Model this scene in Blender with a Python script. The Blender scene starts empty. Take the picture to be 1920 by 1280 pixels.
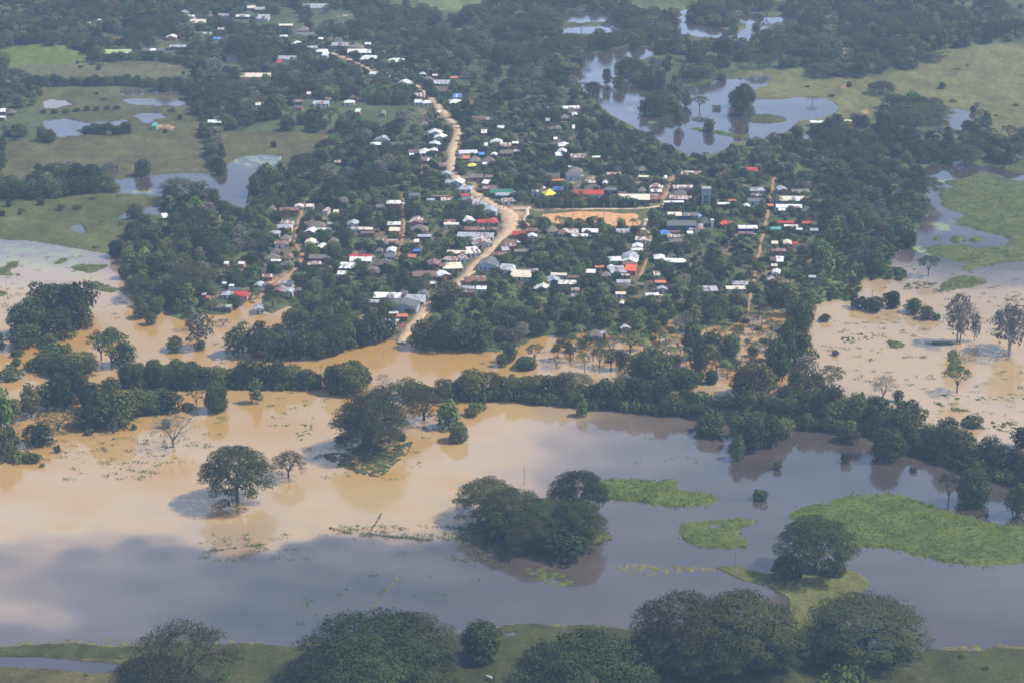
import bpy, bmesh, math, random
import numpy as np
from mathutils import Vector, Matrix

# ------------------------------------------------------------------ camera, sky, sun, exposure
SC = bpy.context.scene
COL = SC.collection
CAM_H = 320.0
PITCH = math.radians(20.4)
FPX = 3600.0                     # focal length in pixels of the 1920 px wide photograph
cam_data = bpy.data.cameras.new('camera')
cam_data.sensor_width = 36.0
cam_data.lens = FPX / 1920.0 * 36.0
cam_data.clip_start = 1.0
cam_data.clip_end = 60000.0
cam = bpy.data.objects.new('camera', cam_data)
COL.objects.link(cam)
cam.location = (0, 0, CAM_H)
cam.rotation_euler = (math.radians(90) - PITCH, 0, 0)
SC.camera = cam
SUN_EL = math.radians(50)
SUN_AZ = math.radians(4)          # measured from +X towards +Y
world = bpy.data.worlds.new('World')
SC.world = world
world.use_nodes = True
wt = world.node_tree
for n in list(wt.nodes):
    wt.nodes.remove(n)
w_out = wt.nodes.new('ShaderNodeOutputWorld')
w_bg = wt.nodes.new('ShaderNodeBackground')
w_sky = wt.nodes.new('ShaderNodeTexSky')
w_sky.sky_type = 'NISHITA'
w_sky.sun_disc = False
w_sky.sun_elevation = SUN_EL
w_sky.sun_rotation = math.radians(90) - SUN_AZ
w_sky.air_density = 1.3
w_sky.dust_density = 0.7
w_sky.altitude = 200
# broken cloud in the sky itself (it is what the flood water mirrors)
w_tc = wt.nodes.new('ShaderNodeTexCoord')
w_map = wt.nodes.new('ShaderNodeMapping')
w_map.inputs['Scale'].default_value = (1.6, 1.6, 7.0)
w_map.inputs['Location'].default_value = (3.1, 0.7, 0.4)
w_noise = wt.nodes.new('ShaderNodeTexNoise')
w_noise.inputs['Scale'].default_value = 1.7
w_noise.inputs['Detail'].default_value = 4.0
w_noise.inputs['Roughness'].default_value = 0.5
w_ramp = wt.nodes.new('ShaderNodeValToRGB')
w_ramp.color_ramp.elements[0].position = 0.30
w_ramp.color_ramp.elements[0].color = (0, 0, 0, 1)
w_ramp.color_ramp.elements[1].position = 0.66
w_ramp.color_ramp.elements[1].color = (0.85, 0.85, 0.85, 1)
w_mix = wt.nodes.new('ShaderNodeMixRGB')
w_mix.inputs['Color2'].default_value = (13.2, 18.2, 27.5, 1)
wt.links.new(w_tc.outputs['Generated'], w_map.inputs['Vector'])
wt.links.new(w_map.outputs['Vector'], w_noise.inputs['Vector'])
wt.links.new(w_noise.outputs['Fac'], w_ramp.inputs['Fac'])
w_sep = wt.nodes.new('ShaderNodeSeparateXYZ')
w_el = wt.nodes.new('ShaderNodeMapRange')
w_el.inputs['From Min'].default_value = 0.45
w_el.inputs['From Max'].default_value = 0.85
w_el.inputs['To Min'].default_value = 1.0
w_el.inputs['To Max'].default_value = 0.15
w_mul = wt.nodes.new('ShaderNodeMath')
w_mul.operation = 'MULTIPLY'
wt.links.new(w_tc.outputs['Generated'], w_sep.inputs[0])
wt.links.new(w_sep.outputs['Z'], w_el.inputs['Value'])
wt.links.new(w_ramp.outputs['Color'], w_mul.inputs[0])
wt.links.new(w_el.outputs[0], w_mul.inputs[1])
wt.links.new(w_mul.outputs[0], w_mix.inputs['Fac'])
wt.links.new(w_sky.outputs['Color'], w_mix.inputs['Color1'])
w_hz = wt.nodes.new('ShaderNodeMapRange')        # the sky pales towards the horizon
w_hz.inputs['From Min'].default_value = 0.14
w_hz.inputs['From Max'].default_value = 0.36
w_hz.inputs['To Min'].default_value = 1.45
w_hz.inputs['To Max'].default_value = 1.0
w_hm = wt.nodes.new('ShaderNodeMixRGB')
w_hm.blend_type = 'MULTIPLY'
w_hm.inputs['Fac'].default_value = 1.0
wt.links.new(w_sep.outputs['Z'], w_hz.inputs['Value'])
wt.links.new(w_mix.outputs['Color'], w_hm.inputs['Color1'])
wt.links.new(w_hz.outputs[0], w_hm.inputs['Color2'])
wt.links.new(w_hm.outputs['Color'], w_bg.inputs['Color'])
wt.links.new(w_bg.outputs['Background'], w_out.inputs['Surface'])
w_bg.inputs['Strength'].default_value = 0.070

sun_data = bpy.data.lights.new('sun', 'SUN')
sun_data.energy = 5.2
sun_data.angle = math.radians(0.5)
sun_data.color = (1.0, 0.925, 0.78)
sun = bpy.data.objects.new('sun', sun_data)
COL.objects.link(sun)
sv = Vector((math.cos(SUN_EL) * math.cos(SUN_AZ), math.cos(SUN_EL) * math.sin(SUN_AZ), math.sin(SUN_EL)))
sun.rotation_euler = sv.to_track_quat('Z', 'Y').to_euler()
sun.location = (600, 900, 900)

SC.view_settings.view_transform = 'Standard'
SC.view_settings.look = 'None'
SC.view_settings.exposure = 0.14
SC.view_settings.gamma = 1.0
SC.render.engine = 'CYCLES'
SC.cycles.max_bounces = 5
SC.cycles.diffuse_bounces = 2
SC.cycles.glossy_bounces = 3
SC.cycles.transmission_bounces = 2
SC.cycles.volume_bounces = 0
SC.cycles.transparent_max_bounces = 8
SC.cycles.use_denoising = True
SC.cycles.use_adaptive_sampling = True
SC.cycles.adaptive_threshold = 0.015
SC.cycles.filter_width = 1.6

HAZE = 0.00012
RND = random.Random(7)
NR = np.random.default_rng(11)

# ------------------------------------------------------------------ helpers
def ground_at(px, py, z=0.0):
    """the point of the ground (at height z) seen at a pixel of the 1920 x 1280 photograph"""
    x = (px - 960.0) / FPX
    y = (640.0 - py) / FPX
    dy = math.cos(PITCH) + y * math.sin(PITCH)
    dz = -math.sin(PITCH) + y * math.cos(PITCH)
    t = (z - CAM_H) / dz
    return t * x, t * dy

def to_px(X, Y, Z):
    c, s = math.cos(PITCH), math.sin(PITCH)
    dz = Z - CAM_H
    f = Y * c - dz * s
    u = Y * s + dz * c
    return 960.0 + FPX * X / f, 640.0 - FPX * u / f

def scale_at(py, z=0.0):
    y = (640.0 - py) / FPX
    dz = -math.sin(PITCH) + y * math.cos(PITCH)
    return FPX / ((z - CAM_H) / dz)

def dep_at(py):
    return PITCH - math.atan((640.0 - py) / FPX)

def _hash(ix, iy, seed):
    h = (ix * 374761393 + iy * 668265263 + seed * 974634777) & 0xffffffff
    h = ((h ^ (h >> 13)) * 1274126177) & 0xffffffff
    return ((h ^ (h >> 16)) & 0xffff) / 65535.0

def vnoise(x, y, seed=0):
    x = np.asarray(x, float); y = np.asarray(y, float)
    ix = np.floor(x).astype(np.int64); iy = np.floor(y).astype(np.int64)
    fx = x - ix; fy = y - iy
    fx = fx * fx * (3 - 2 * fx); fy = fy * fy * (3 - 2 * fy)
    a = _hash(ix, iy, seed); b = _hash(ix + 1, iy, seed)
    c = _hash(ix, iy + 1, seed); d = _hash(ix + 1, iy + 1, seed)
    return (a * (1 - fx) + b * fx) * (1 - fy) + (c * (1 - fx) + d * fx) * fy

def fbm(x, y, seed=0, o=4):
    s = 0; a = 0.5; t = 0
    for i in range(o):
        s = s + a * vnoise(x * 2 ** i, y * 2 ** i, seed + i * 17); t += a; a *= 0.5
    return s / t

def inside(poly, X, Y):
    X = np.asarray(X, float); Y = np.asarray(Y, float)
    r = np.zeros(X.shape, bool)
    p = np.array(poly, float)
    x0, y0 = p.min(0); x1, y1 = p.max(0)
    m = (X >= x0) & (X <= x1) & (Y >= y0) & (Y <= y1)
    if not m.any():
        return r
    x = X[m]; y = Y[m]; c = np.zeros(x.shape, bool)
    n = len(p)
    for i in range(n):
        ax, ay = p[i]; bx, by = p[(i + 1) % n]
        if ay == by:
            continue
        k = ((ay > y) != (by > y)) & (x < (bx - ax) * (y - ay) / (by - ay) + ax)
        c ^= k
    r[m] = c
    return r

def link(o, parent=None):
    COL.objects.link(o)
    if parent is not None:
        o.parent = parent
    return o

def mesh_np(name, V, F, mat=None, attrs=None, smooth=False):
    """F: (n,4) or (n,3) array of faces"""
    V = np.asarray(V, np.float32); F = np.asarray(F, np.int32)
    me = bpy.data.meshes.new(name)
    me.vertices.add(len(V)); me.vertices.foreach_set('co', V.ravel())
    k = F.shape[1]
    me.loops.add(F.size); me.loops.foreach_set('vertex_index', F.ravel())
    me.polygons.add(len(F))
    me.polygons.foreach_set('loop_start', np.arange(0, F.size, k, dtype=np.int32))
    me.polygons.foreach_set('loop_total', np.full(len(F), k, np.int32))
    if smooth:
        me.polygons.foreach_set('use_smooth', np.ones(len(F), bool))
    if attrs:
        for an, arr in attrs.items():
            arr = np.asarray(arr, np.float32)
            if arr.ndim == 1:
                a = me.attributes.new(an, 'FLOAT', 'POINT'); a.data.foreach_set('value', arr)
            else:
                a = me.attributes.new(an, 'FLOAT_COLOR', 'POINT')
                c = np.ones((len(arr), 4), np.float32); c[:, :3] = arr
                a.data.foreach_set('color', c.ravel())
    me.update(calc_edges=True)
    if mat:
        me.materials.append(mat)
    return me

def obj(name, me, parent=None):
    return link(bpy.data.objects.new(name, me), parent)

def tag(o, label=None, cat=None, group=None, kind=None):
    if label: o['label'] = label
    if cat: o['category'] = cat
    if group: o['group'] = group
    if kind: o['kind'] = kind
    return o

def empty(name, loc=(0, 0, 0), rz=0.0):
    o = bpy.data.objects.new(name, None)
    o.empty_display_size = 0.5
    o.location = loc; o.rotation_euler = (0, 0, rz)
    return link(o)

# ------------------------------------------------------------------ materials
def new_mat(name):
    m = bpy.data.materials.new(name); m.use_nodes = True
    nt = m.node_tree
    b = nt.nodes['Principled BSDF']
    return m, nt, b

def simple(name, c, rough=0.8, var=0.12, scale=0.6, metal=0.0, spec=0.3):
    m, nt, b = new_mat(name)
    tc = nt.nodes.new('ShaderNodeTexCoord')
    no = nt.nodes.new('ShaderNodeTexNoise'); no.inputs['Scale'].default_value = scale; no.inputs['Detail'].default_value = 4
    oi = nt.nodes.new('ShaderNodeObjectInfo')
    ad = nt.nodes.new('ShaderNodeMath'); ad.operation = 'ADD'
    mr = nt.nodes.new('ShaderNodeMapRange')
    mr.inputs['From Min'].default_value = 0.3; mr.inputs['From Max'].default_value = 1.7
    mr.inputs['To Min'].default_value = 1 - var * 1.6; mr.inputs['To Max'].default_value = 1 + var * 1.2
    mx = nt.nodes.new('ShaderNodeMixRGB'); mx.blend_type = 'MULTIPLY'; mx.inputs['Fac'].default_value = 1
    mx.inputs['Color1'].default_value = (*c, 1)
    nt.links.new(tc.outputs['Object'], no.inputs['Vector'])
    nt.links.new(no.outputs['Fac'], ad.inputs[0]); nt.links.new(oi.outputs['Random'], ad.inputs[1])
    nt.links.new(ad.outputs[0], mr.inputs['Value']); nt.links.new(mr.outputs[0], mx.inputs['Color2'])
    nt.links.new(mx.outputs[0], b.inputs['Base Color'])
    b.inputs['Roughness'].default_value = rough
    b.inputs['Metallic'].default_value = metal
    b.inputs['Specular IOR Level'].default_value = spec
    return m

def roof_metal(name, c, rust=(0.22, 0.09, 0.045), amount=0.45, rough=0.5):
    """corrugated sheet: ribs, weathering patches, rust where the noise is high"""
    m, nt, b = new_mat(name)
    tc = nt.nodes.new('ShaderNodeTexCoord')
    mp = nt.nodes.new('ShaderNodeMapping'); mp.inputs['Scale'].default_value = (1.0, 0.45, 1.0)
    oi = nt.nodes.new('ShaderNodeObjectInfo')
    mu = nt.nodes.new('ShaderNodeVectorMath'); mu.operation = 'SCALE'; mu.inputs[0].default_value = (37, 19, 5)
    av = nt.nodes.new('ShaderNodeVectorMath'); av.operation = 'ADD'
    no = nt.nodes.new('ShaderNodeTexNoise'); no.inputs['Scale'].default_value = 0.55; no.inputs['Detail'].default_value = 5
    no2 = nt.nodes.new('ShaderNodeTexNoise'); no2.inputs['Scale'].default_value = 2.2; no2.inputs['Detail'].default_value = 3
    rp = nt.nodes.new('ShaderNodeValToRGB')
    rp.color_ramp.elements[0].position = 1 - amount - 0.06; rp.color_ramp.elements[0].color = (0, 0, 0, 1)
    rp.color_ramp.elements[1].position = 1 - amount + 0.06; rp.color_ramp.elements[1].color = (1, 1, 1, 1)
    wv = nt.nodes.new('ShaderNodeTexWave'); wv.inputs['Scale'].default_value = 1.1; wv.inputs['Distortion'].default_value = 0.4
    sh = nt.nodes.new('ShaderNodeMapRange'); sh.inputs['To Min'].default_value = 0.8; sh.inputs['To Max'].default_value = 1.08
    m1 = nt.nodes.new('ShaderNodeMixRGB'); m1.inputs['Color1'].default_value = (*c, 1); m1.inputs['Color2'].default_value = (*rust, 1)
    m2 = nt.nodes.new('ShaderNodeMixRGB'); m2.blend_type = 'MULTIPLY'; m2.inputs['Fac'].default_value = 1
    L = nt.links.new
    L(tc.outputs['Object'], mp.inputs['Vector']); L(oi.outputs['Random'], mu.inputs['Scale'])
    L(mp.outputs[0], av.inputs[0]); L(mu.outputs[0], av.inputs[1])
    L(av.outputs[0], no.inputs['Vector']); L(av.outputs[0], no2.inputs['Vector']); L(av.outputs[0], wv.inputs['Vector'])
    L(no.outputs['Fac'], rp.inputs['Fac']); L(rp.outputs['Color'], m1.inputs['Fac'])
    L(no2.outputs['Fac'], sh.inputs['Value']); L(m1.outputs[0], m2.inputs['Color1']); L(sh.outputs[0], m2.inputs['Color2'])
    L(m2.outputs[0], b.inputs['Base Color'])
    bp = nt.nodes.new('ShaderNodeBump'); bp.inputs['Strength'].default_value = 0.25; bp.inputs['Distance'].default_value = 0.05
    L(wv.outputs['Fac'], bp.inputs['Height']); L(bp.outputs[0], b.inputs['Normal'])
    b.inputs['Roughness'].default_value = rough
    b.inputs['Specular IOR Level'].default_value = 0.5
    return m

ROOF = {
    'w': (roof_metal('white_sheet_roof', (0.78, 0.77, 0.74), (0.38, 0.31, 0.26), 0.42, 0.4), 'white metal-roofed'),
    'z': (roof_metal('zinc_roof', (0.40, 0.42, 0.46), (0.26, 0.20, 0.17), 0.46, 0.4), 'grey zinc-roofed'),
    'r': (roof_metal('rusty_roof', (0.33, 0.25, 0.22), (0.19, 0.085, 0.06), 0.58, 0.6), 'rusty-roofed'),
    'm': (roof_metal('patched_roof', (0.60, 0.56, 0.52), (0.25, 0.12, 0.08), 0.52, 0.5), 'white and rust patched roof'),
    't': (simple('thatch', (0.17, 0.145, 0.12), 0.95, 0.3, 1.5), 'grey thatched'),
    'T': (simple('clay_tiles', (0.50, 0.17, 0.09), 0.8, 0.15, 1.0), 'terracotta-roofed'),
    'R': (simple('red_sheet', (0.42, 0.055, 0.05), 0.6, 0.08, 0.5), 'red-roofed'),
    'O': (simple('orange_sheet', (0.72, 0.11, 0.04), 0.6, 0.08, 0.5), 'orange-red roofed'),
    'B': (simple('blue_sheet', (0.09, 0.20, 0.48), 0.5, 0.2, 0.5), 'blue-roofed'),
    'G': (simple('green_sheet', (0.03, 0.17, 0.10), 0.6, 0.12, 0.5), 'dark green-roofed'),
    'g': (simple('pale_green_sheet', (0.30, 0.42, 0.20), 0.6, 0.12, 0.4), 'pale green-roofed'),
    'Y': (simple('yellow_sheet', (0.72, 0.62, 0.08), 0.6, 0.08, 0.5), 'yellow-roofed'),
    'E': (simple('teal_sheet', (0.10, 0.34, 0.30), 0.6, 0.1, 0.5), 'teal-roofed'),
    'c': (roof_metal('cream_roof', (0.70, 0.62, 0.48), (0.5, 0.36, 0.24), 0.35, 0.6), 'cream-roofed'),
    'd': (simple('fibre_cement', (0.13, 0.13, 0.135), 0.85, 0.2, 0.7), 'dark grey roofed'),
    'n': (simple('brown_roof', (0.17, 0.11, 0.09), 0.85, 0.2, 0.8), 'dull brown roofed'),
    'v': (simple('lilac_sheet', (0.56, 0.52, 0.66), 0.5, 0.1, 0.6), 'pale lilac roofed'),
}
WALL = {
    'w': simple('white_wall', (0.52, 0.50, 0.46), 0.9, 0.1, 0.8),
    'b': simple('blue_wall', (0.035, 0.075, 0.22), 0.9, 0.1, 0.8),
    'l': simple('pale_blue_wall', (0.38, 0.45, 0.54), 0.9, 0.08, 0.8),
    'k': simple('brick_wall', (0.36, 0.15, 0.10), 0.9, 0.15, 1.5),
    'p': simple('pink_wall', (0.66, 0.34, 0.26), 0.9, 0.08, 0.8),
    'a': simple('earth_wall', (0.30, 0.22, 0.16), 0.95, 0.2, 1.0),
    'g': simple('green_wall', (0.20, 0.38, 0.26), 0.9, 0.1, 0.8),
    'y': simple('yellow_wall', (0.75, 0.56, 0.22), 0.9, 0.08, 0.8),
    'o': simple('plank_wall', (0.13, 0.10, 0.08), 0.95, 0.2, 1.0),
}
M_WOOD = simple('dark_timber', (0.09, 0.06, 0.045), 0.9, 0.2, 1.0)
M_GLASS = simple('dark_window', (0.03, 0.035, 0.045), 0.25, 0.1, 1.0, spec=0.5)
M_CONC = simple('concrete', (0.34, 0.34, 0.33), 0.9, 0.15, 0.6)
M_POLE = simple('pole_concrete', (0.26, 0.25, 0.24), 0.9, 0.15, 0.6)
M_WHITE = simple('white_paint', (0.8, 0.8, 0.78), 0.6, 0.04, 0.6)

def bark_mat(name, c):
    return simple(name, c, 0.95, 0.25, 0.9, spec=0.1)
M_BARK = bark_mat('bark', (0.085, 0.068, 0.055))
M_BARKP = bark_mat('pale_bark', (0.26, 0.23, 0.20))

def leaf_mat(name, c1, c2, c3):
    """leaf colours vary by leaf clump (tone) and from tree to tree"""
    m, nt, b = new_mat(name)
    at = nt.nodes.new('ShaderNodeAttribute'); at.attribute_name = 'tone'
    oi = nt.nodes.new('ShaderNodeObjectInfo')
    r1 = nt.nodes.new('ShaderNodeMixRGB'); r1.inputs['Color1'].default_value = (*c1, 1); r1.inputs['Color2'].default_value = (*c2, 1)
    r2 = nt.nodes.new('ShaderNodeMixRGB'); r2.inputs['Color2'].default_value = (*c3, 1)
    pw = nt.nodes.new('ShaderNodeMath'); pw.operation = 'POWER'; pw.inputs[1].default_value = 1.7
    ml = nt.nodes.new('ShaderNodeMath'); ml.operation = 'MULTIPLY'; ml.inputs[1].default_value = 0.95
    L = nt.links.new
    L(at.outputs['Fac'], r1.inputs['Fac']); L(r1.outputs[0], r2.inputs['Color1'])
    L(oi.outputs['Random'], pw.inputs[0]); L(pw.outputs[0], ml.inputs[0]); L(ml.outputs[0], r2.inputs['Fac'])
    fr = nt.nodes.new('ShaderNodeMath'); fr.operation = 'MULTIPLY'; fr.inputs[1].default_value = 17.31
    fc = nt.nodes.new('ShaderNodeMath'); fc.operation = 'FRACT'
    vr = nt.nodes.new('ShaderNodeMapRange'); vr.inputs['To Min'].default_value = 0.62; vr.inputs['To Max'].default_value = 1.55
    vm = nt.nodes.new('ShaderNodeMixRGB'); vm.blend_type = 'MULTIPLY'; vm.inputs['Fac'].default_value = 1
    L(oi.outputs['Random'], fr.inputs[0]); L(fr.outputs[0], fc.inputs[0]); L(fc.outputs[0], vr.inputs['Value'])
    L(r2.outputs[0], vm.inputs['Color1']); L(vr.outputs[0], vm.inputs['Color2'])
    L(vm.outputs[0], b.inputs['Base Color'])
    b.inputs['Roughness'].default_value = 0.6
    b.inputs['Specular IOR Level'].default_value = 0.06
    return m
L_DARK = leaf_mat('dark_leaves', (0.020, 0.037, 0.010), (0.060, 0.092, 0.019), (0.125, 0.122, 0.036))
L_RAIN = leaf_mat('rain_tree_leaves', (0.019, 0.030, 0.008), (0.052, 0.066, 0.016), (0.070, 0.068, 0.022))
L_BRIGHT = leaf_mat('bright_leaves', (0.05, 0.10, 0.02), (0.10, 0.17, 0.035), (0.12, 0.16, 0.04))
L_PALE = leaf_mat('pale_leaves', (0.10, 0.105, 0.075), (0.16, 0.15, 0.10), (0.17, 0.14, 0.10))
L_PALM = leaf_mat('palm_leaves', (0.030, 0.050, 0.016), (0.090, 0.125, 0.036), (0.10, 0.11, 0.042))
L_WEED = leaf_mat('weed_leaves', (0.035, 0.055, 0.02), (0.08, 0.11, 0.035), (0.08, 0.10, 0.04))

L_REED = leaf_mat('reed_leaves', (0.050, 0.072, 0.014), (0.125, 0.155, 0.028), (0.11, 0.13, 0.03))

# ------------------------------------------------------------------ the lie of land and water (photograph pixels -> ground)
FLOOD = [(-900, 440), (0, 450), (50, 452), (100, 458), (150, 468), (200, 476), (232, 484), (236, 520), (250, 560), (262, 600), (300, 585), (340, 600),
         (385, 588), (400, 592), (428, 588), (462, 566), (478, 556), (495, 560), (490, 580), (510, 590), (540, 574), (570, 578), (582, 600), (600, 640),
         (640, 655), (700, 645), (738, 638), (752, 642), (770, 645), (800, 652), (860, 658), (930, 660), (985, 645), (1000, 634), (1040, 628),
         (1060, 640), (1100, 618), (1150, 630), (1192, 630), (1222, 612), (1244, 600), (1272, 596), (1292, 606), (1262, 618), (1290, 624), (1320, 618), (1345, 608), (1372, 612), (1395, 598), (1425, 588), (1452, 580), (1475, 590), (1510, 600),
         (1530, 572), (1560, 562), (1600, 566), (1612, 540), (1606, 528), (1660, 524), (1690, 528), (1700, 512), (1668, 498), (1664, 486), (1690, 470), (1712, 462), (1716, 436),
         (1728, 414), (1744, 404), (1756, 394), (1742, 386), (1736, 372), (1724, 360), (1732, 340), (1728, 320), (1748, 308), (1800, 304), (1850, 312),
         (1890, 312), (1905, 296), (1880, 303), (1868, 300), (1895, 285), (1905, 270), (1885, 266), (1920, 262), (2700, 250), (2700, 1900), (-900, 1900)]
WATERS = [
    FLOOD,
    [(218, 337), (250, 334), (300, 328), (345, 324), (420, 328), (424, 310), (440, 300), (462, 294), (500, 291), (531, 294), (528, 303), (505, 318), (478, 345), (462, 368), (458, 392), (436, 384), (400, 370), (345, 366), (285, 368), (222, 362)],
    [(240, 396), (262, 391), (300, 388), (316, 396), (310, 408), (290, 402), (255, 400), (236, 412), (222, 410)],
    [(132, 424), (150, 418), (157, 426), (160, 438), (140, 434)],
    [(224, 172), (240, 168), (285, 170), (340, 170), (350, 176), (345, 181), (290, 179), (230, 180)],
    [(228, 187), (262, 184), (320, 186), (356, 189), (350, 197), (290, 198), (240, 196)],
    [(82, 192), (95, 186), (120, 190), (135, 196), (110, 203), (88, 202)],
    [(246, 217), (270, 213), (300, 213), (313, 220), (290, 224), (294, 229), (270, 231), (262, 222)],
    [(84, 228), (120, 224), (160, 230), (210, 228), (240, 224), (244, 238), (200, 246), (150, 242), (110, 254), (96, 246), (82, 240)],
    [(100, 250), (140, 246), (160, 254), (110, 258)],
    [(1052, 38), (1054, 24), (1078, 18), (1092, 14), (1106, 18), (1122, 24), (1140, 22), (1142, 36), (1128, 42), (1090, 43), (1060, 40)],
    [(1052, 56), (1090, 50), (1120, 50), (1148, 46), (1168, 58), (1150, 66), (1110, 62), (1070, 66), (1040, 66)],
    [(1272, 22), (1284, 18), (1288, 32), (1298, 44), (1340, 50), (1378, 62), (1350, 72), (1310, 70), (1270, 62), (1262, 44)],
    [(1380, 30), (1420, 26), (1440, 34), (1500, 30), (1496, 48), (1450, 44), (1400, 76), (1370, 72), (1400, 52)],
    [(1074, 136), (1098, 128), (1108, 102), (1150, 92), (1196, 90), (1236, 84), (1232, 102), (1200, 112), (1168, 108), (1152, 120), (1150, 140), (1178, 150), (1206, 166),
     (1250, 172), (1300, 160), (1330, 155), (1362, 150), (1445, 142), (1436, 160), (1404, 172), (1400, 190), (1440, 186), (1500, 184), (1548, 186),
     (1572, 200), (1566, 214), (1530, 222), (1500, 226), (1480, 245), (1466, 258), (1440, 262), (1400, 262), (1376, 268), (1352, 284), (1330, 292), (1292, 290), (1262, 276), (1225, 262), (1196, 244), (1160, 222), (1124, 198), (1094, 170)],
    [(1496, 262), (1512, 254), (1524, 258), (1505, 266)],
    [(1738, 213), (1760, 206), (1800, 205), (1822, 210), (1836, 221), (1824, 230), (1806, 245), (1784, 240), (1780, 228), (1752, 220)],
    [(1762, 255), (1780, 250), (1796, 256), (1775, 262)],
]
LANDS = [
    [(-900, 1216), (0, 1214), (70, 1208), (140, 1206), (200, 1214), (270, 1212), (330, 1204), (420, 1208), (455, 1206), (520, 1210), (560, 1214), (620, 1210), (700, 1204), (800, 1196), (862, 1190),
     (920, 1182), (945, 1172), (1000, 1168), (1040, 1174), (1110, 1170), (1160, 1178), (1190, 1184), (1215, 1215), (1290, 1235), (1400, 1240), (1520, 1245), (1600, 1245), (1690, 1230), (1742, 1216), (1790, 1218),
     (1830, 1222), (1860, 1214), (1900, 1216), (2000, 1225), (2700, 1230), (2700, 1900), (-900, 1900)],
    [(1340, 1064), (1380, 1060), (1440, 1076), (1500, 1076), (1560, 1066), (1606, 1072), (1628, 1088), (1626, 1102), (1600, 1118), (1580, 1160), (1560, 1240), (1500, 1250), (1480, 1160), (1478, 1120), (1440, 1098), (1390, 1086)],
    [(640, 842), (680, 834), (720, 836), (716, 844), (670, 849)],
    [(870, 1000), (900, 990), (960, 985), (1040, 1000), (1120, 992), (1108, 1012), (1040, 1022), (960, 1014), (900, 1008)],
]
PONDS_ON_LAND = [[(-900, 1232), (0, 1230), (60, 1230), (150, 1238), (230, 1244), (244, 1256), (180, 1262), (90, 1254), (0, 1248), (-900, 1250)],
                 [(946, 1188), (968, 1184), (966, 1190), (950, 1192)], [(1052, 1180), (1070, 1180), (1060, 1184)]]

def in_any(polys, X, Y):
    r = np.zeros(np.shape(X), bool)
    for p in polys:
        r |= inside(p, X, Y)
    return r

def is_water(X, Y):
    w = in_any(WATERS, X, Y)
    w &= ~in_any(LANDS, X, Y)
    w |= in_any(PONDS_ON_LAND, X, Y)
    return w

def grid_axes(fine, lo, hi, outer_lo, outer_hi, ratio=1.25):
    a = list(np.arange(lo, hi + fine, fine))
    s = fine; v = lo
    left = []
    while v > outer_lo:
        s *= ratio; v -= s; left.append(max(v, outer_lo))
    s = fine; v = a[-1]; right = []
    while v < outer_hi:
        s *= ratio; v += s; right.append(min(v, outer_hi))
    return np.array(left[::-1] + a + right)

def px_grid(fx, fy, ylo=-60, yhi=1330, top=-655):
    xs = grid_axes(fx, -60, 1980, -4200, 6100)
    ys = grid_axes(fy, ylo, yhi, top, 2600)
    PX, PY = np.meshgrid(xs, ys)
    x = (PX - 960.0) / FPX; y = (640.0 - PY) / FPX
    dy = math.cos(PITCH) + y * math.sin(PITCH)
    dz = -math.sin(PITCH) + y * math.cos(PITCH)
    t = -CAM_H / dz
    return PX, PY, t * x, t * dy

def grid_faces(ny, nx):
    i = np.arange(ny * nx).reshape(ny, nx)
    # rows run from far to near: this order makes the faces point up
    return np.stack([i[:-1, :-1], i[1:, :-1], i[1:, 1:], i[:-1, 1:]], -1).reshape(-1, 4)

def wobble(PX, PY, X, Y, ax=5.0, ay=2.2):
    n1 = fbm(X / 14, Y / 22, 3, 4) - 0.5
    n2 = fbm(X / 14 + 50, Y / 22 + 9, 8, 4) - 0.5
    return PX + n1 * 2 * ax, PY + n2 * 2 * ay

PX, PY, GX, GY = px_grid(2.2, 2.0)
QX, QY = wobble(PX, PY, GX, GY)
W = is_water(QX, QY)
Hh = 0.32 + 0.14 * (fbm(GX / 9, GY / 9, 5, 3) - 0.5) + 0.10 * (fbm(GX / 2.5, GY / 3, 6, 2) - 0.5)
Hh = np.where(W, -1.1, Hh)

# colours of the ground itself: grass, damp marsh, bare earth
base = np.zeros(PX.shape + (3,))
def put(mask, c):
    m = np.clip(mask, 0, 1)[..., None]
    base[:] = base * (1 - m) + np.array(c) * m
def soft(poly, edge_noise=1.0):
    return inside(poly, QX, QY).astype(float)
big = fbm(GX / 60, GY / 90, 21, 4); mid = fbm(GX / 14, GY / 20, 22, 4); sml = fbm(GX / 3.5, GY / 6, 23, 3)
put(np.ones(PX.shape), (0.070, 0.088, 0.036))
put((big - 0.4) * 2.5, (0.105, 0.115, 0.045))
VILLAGE = [(470, 375), (700, 370), (780, 330), (800, 230), (760, 170), (560, 80), (640, 70), (800, 130), (880, 180), (1000, 190), (1120, 200), (1130, 290), (1440, 300), (1540, 350), (1520, 560), (1400, 580),
           (1100, 600), (900, 620), (700, 640), (560, 580), (480, 560), (390, 560), (400, 500), (480, 480)]
inv = soft(VILLAGE)
put(inv * np.clip((mid - 0.42) * 3.5, 0, 0.85), (0.17, 0.12, 0.078))
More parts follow.
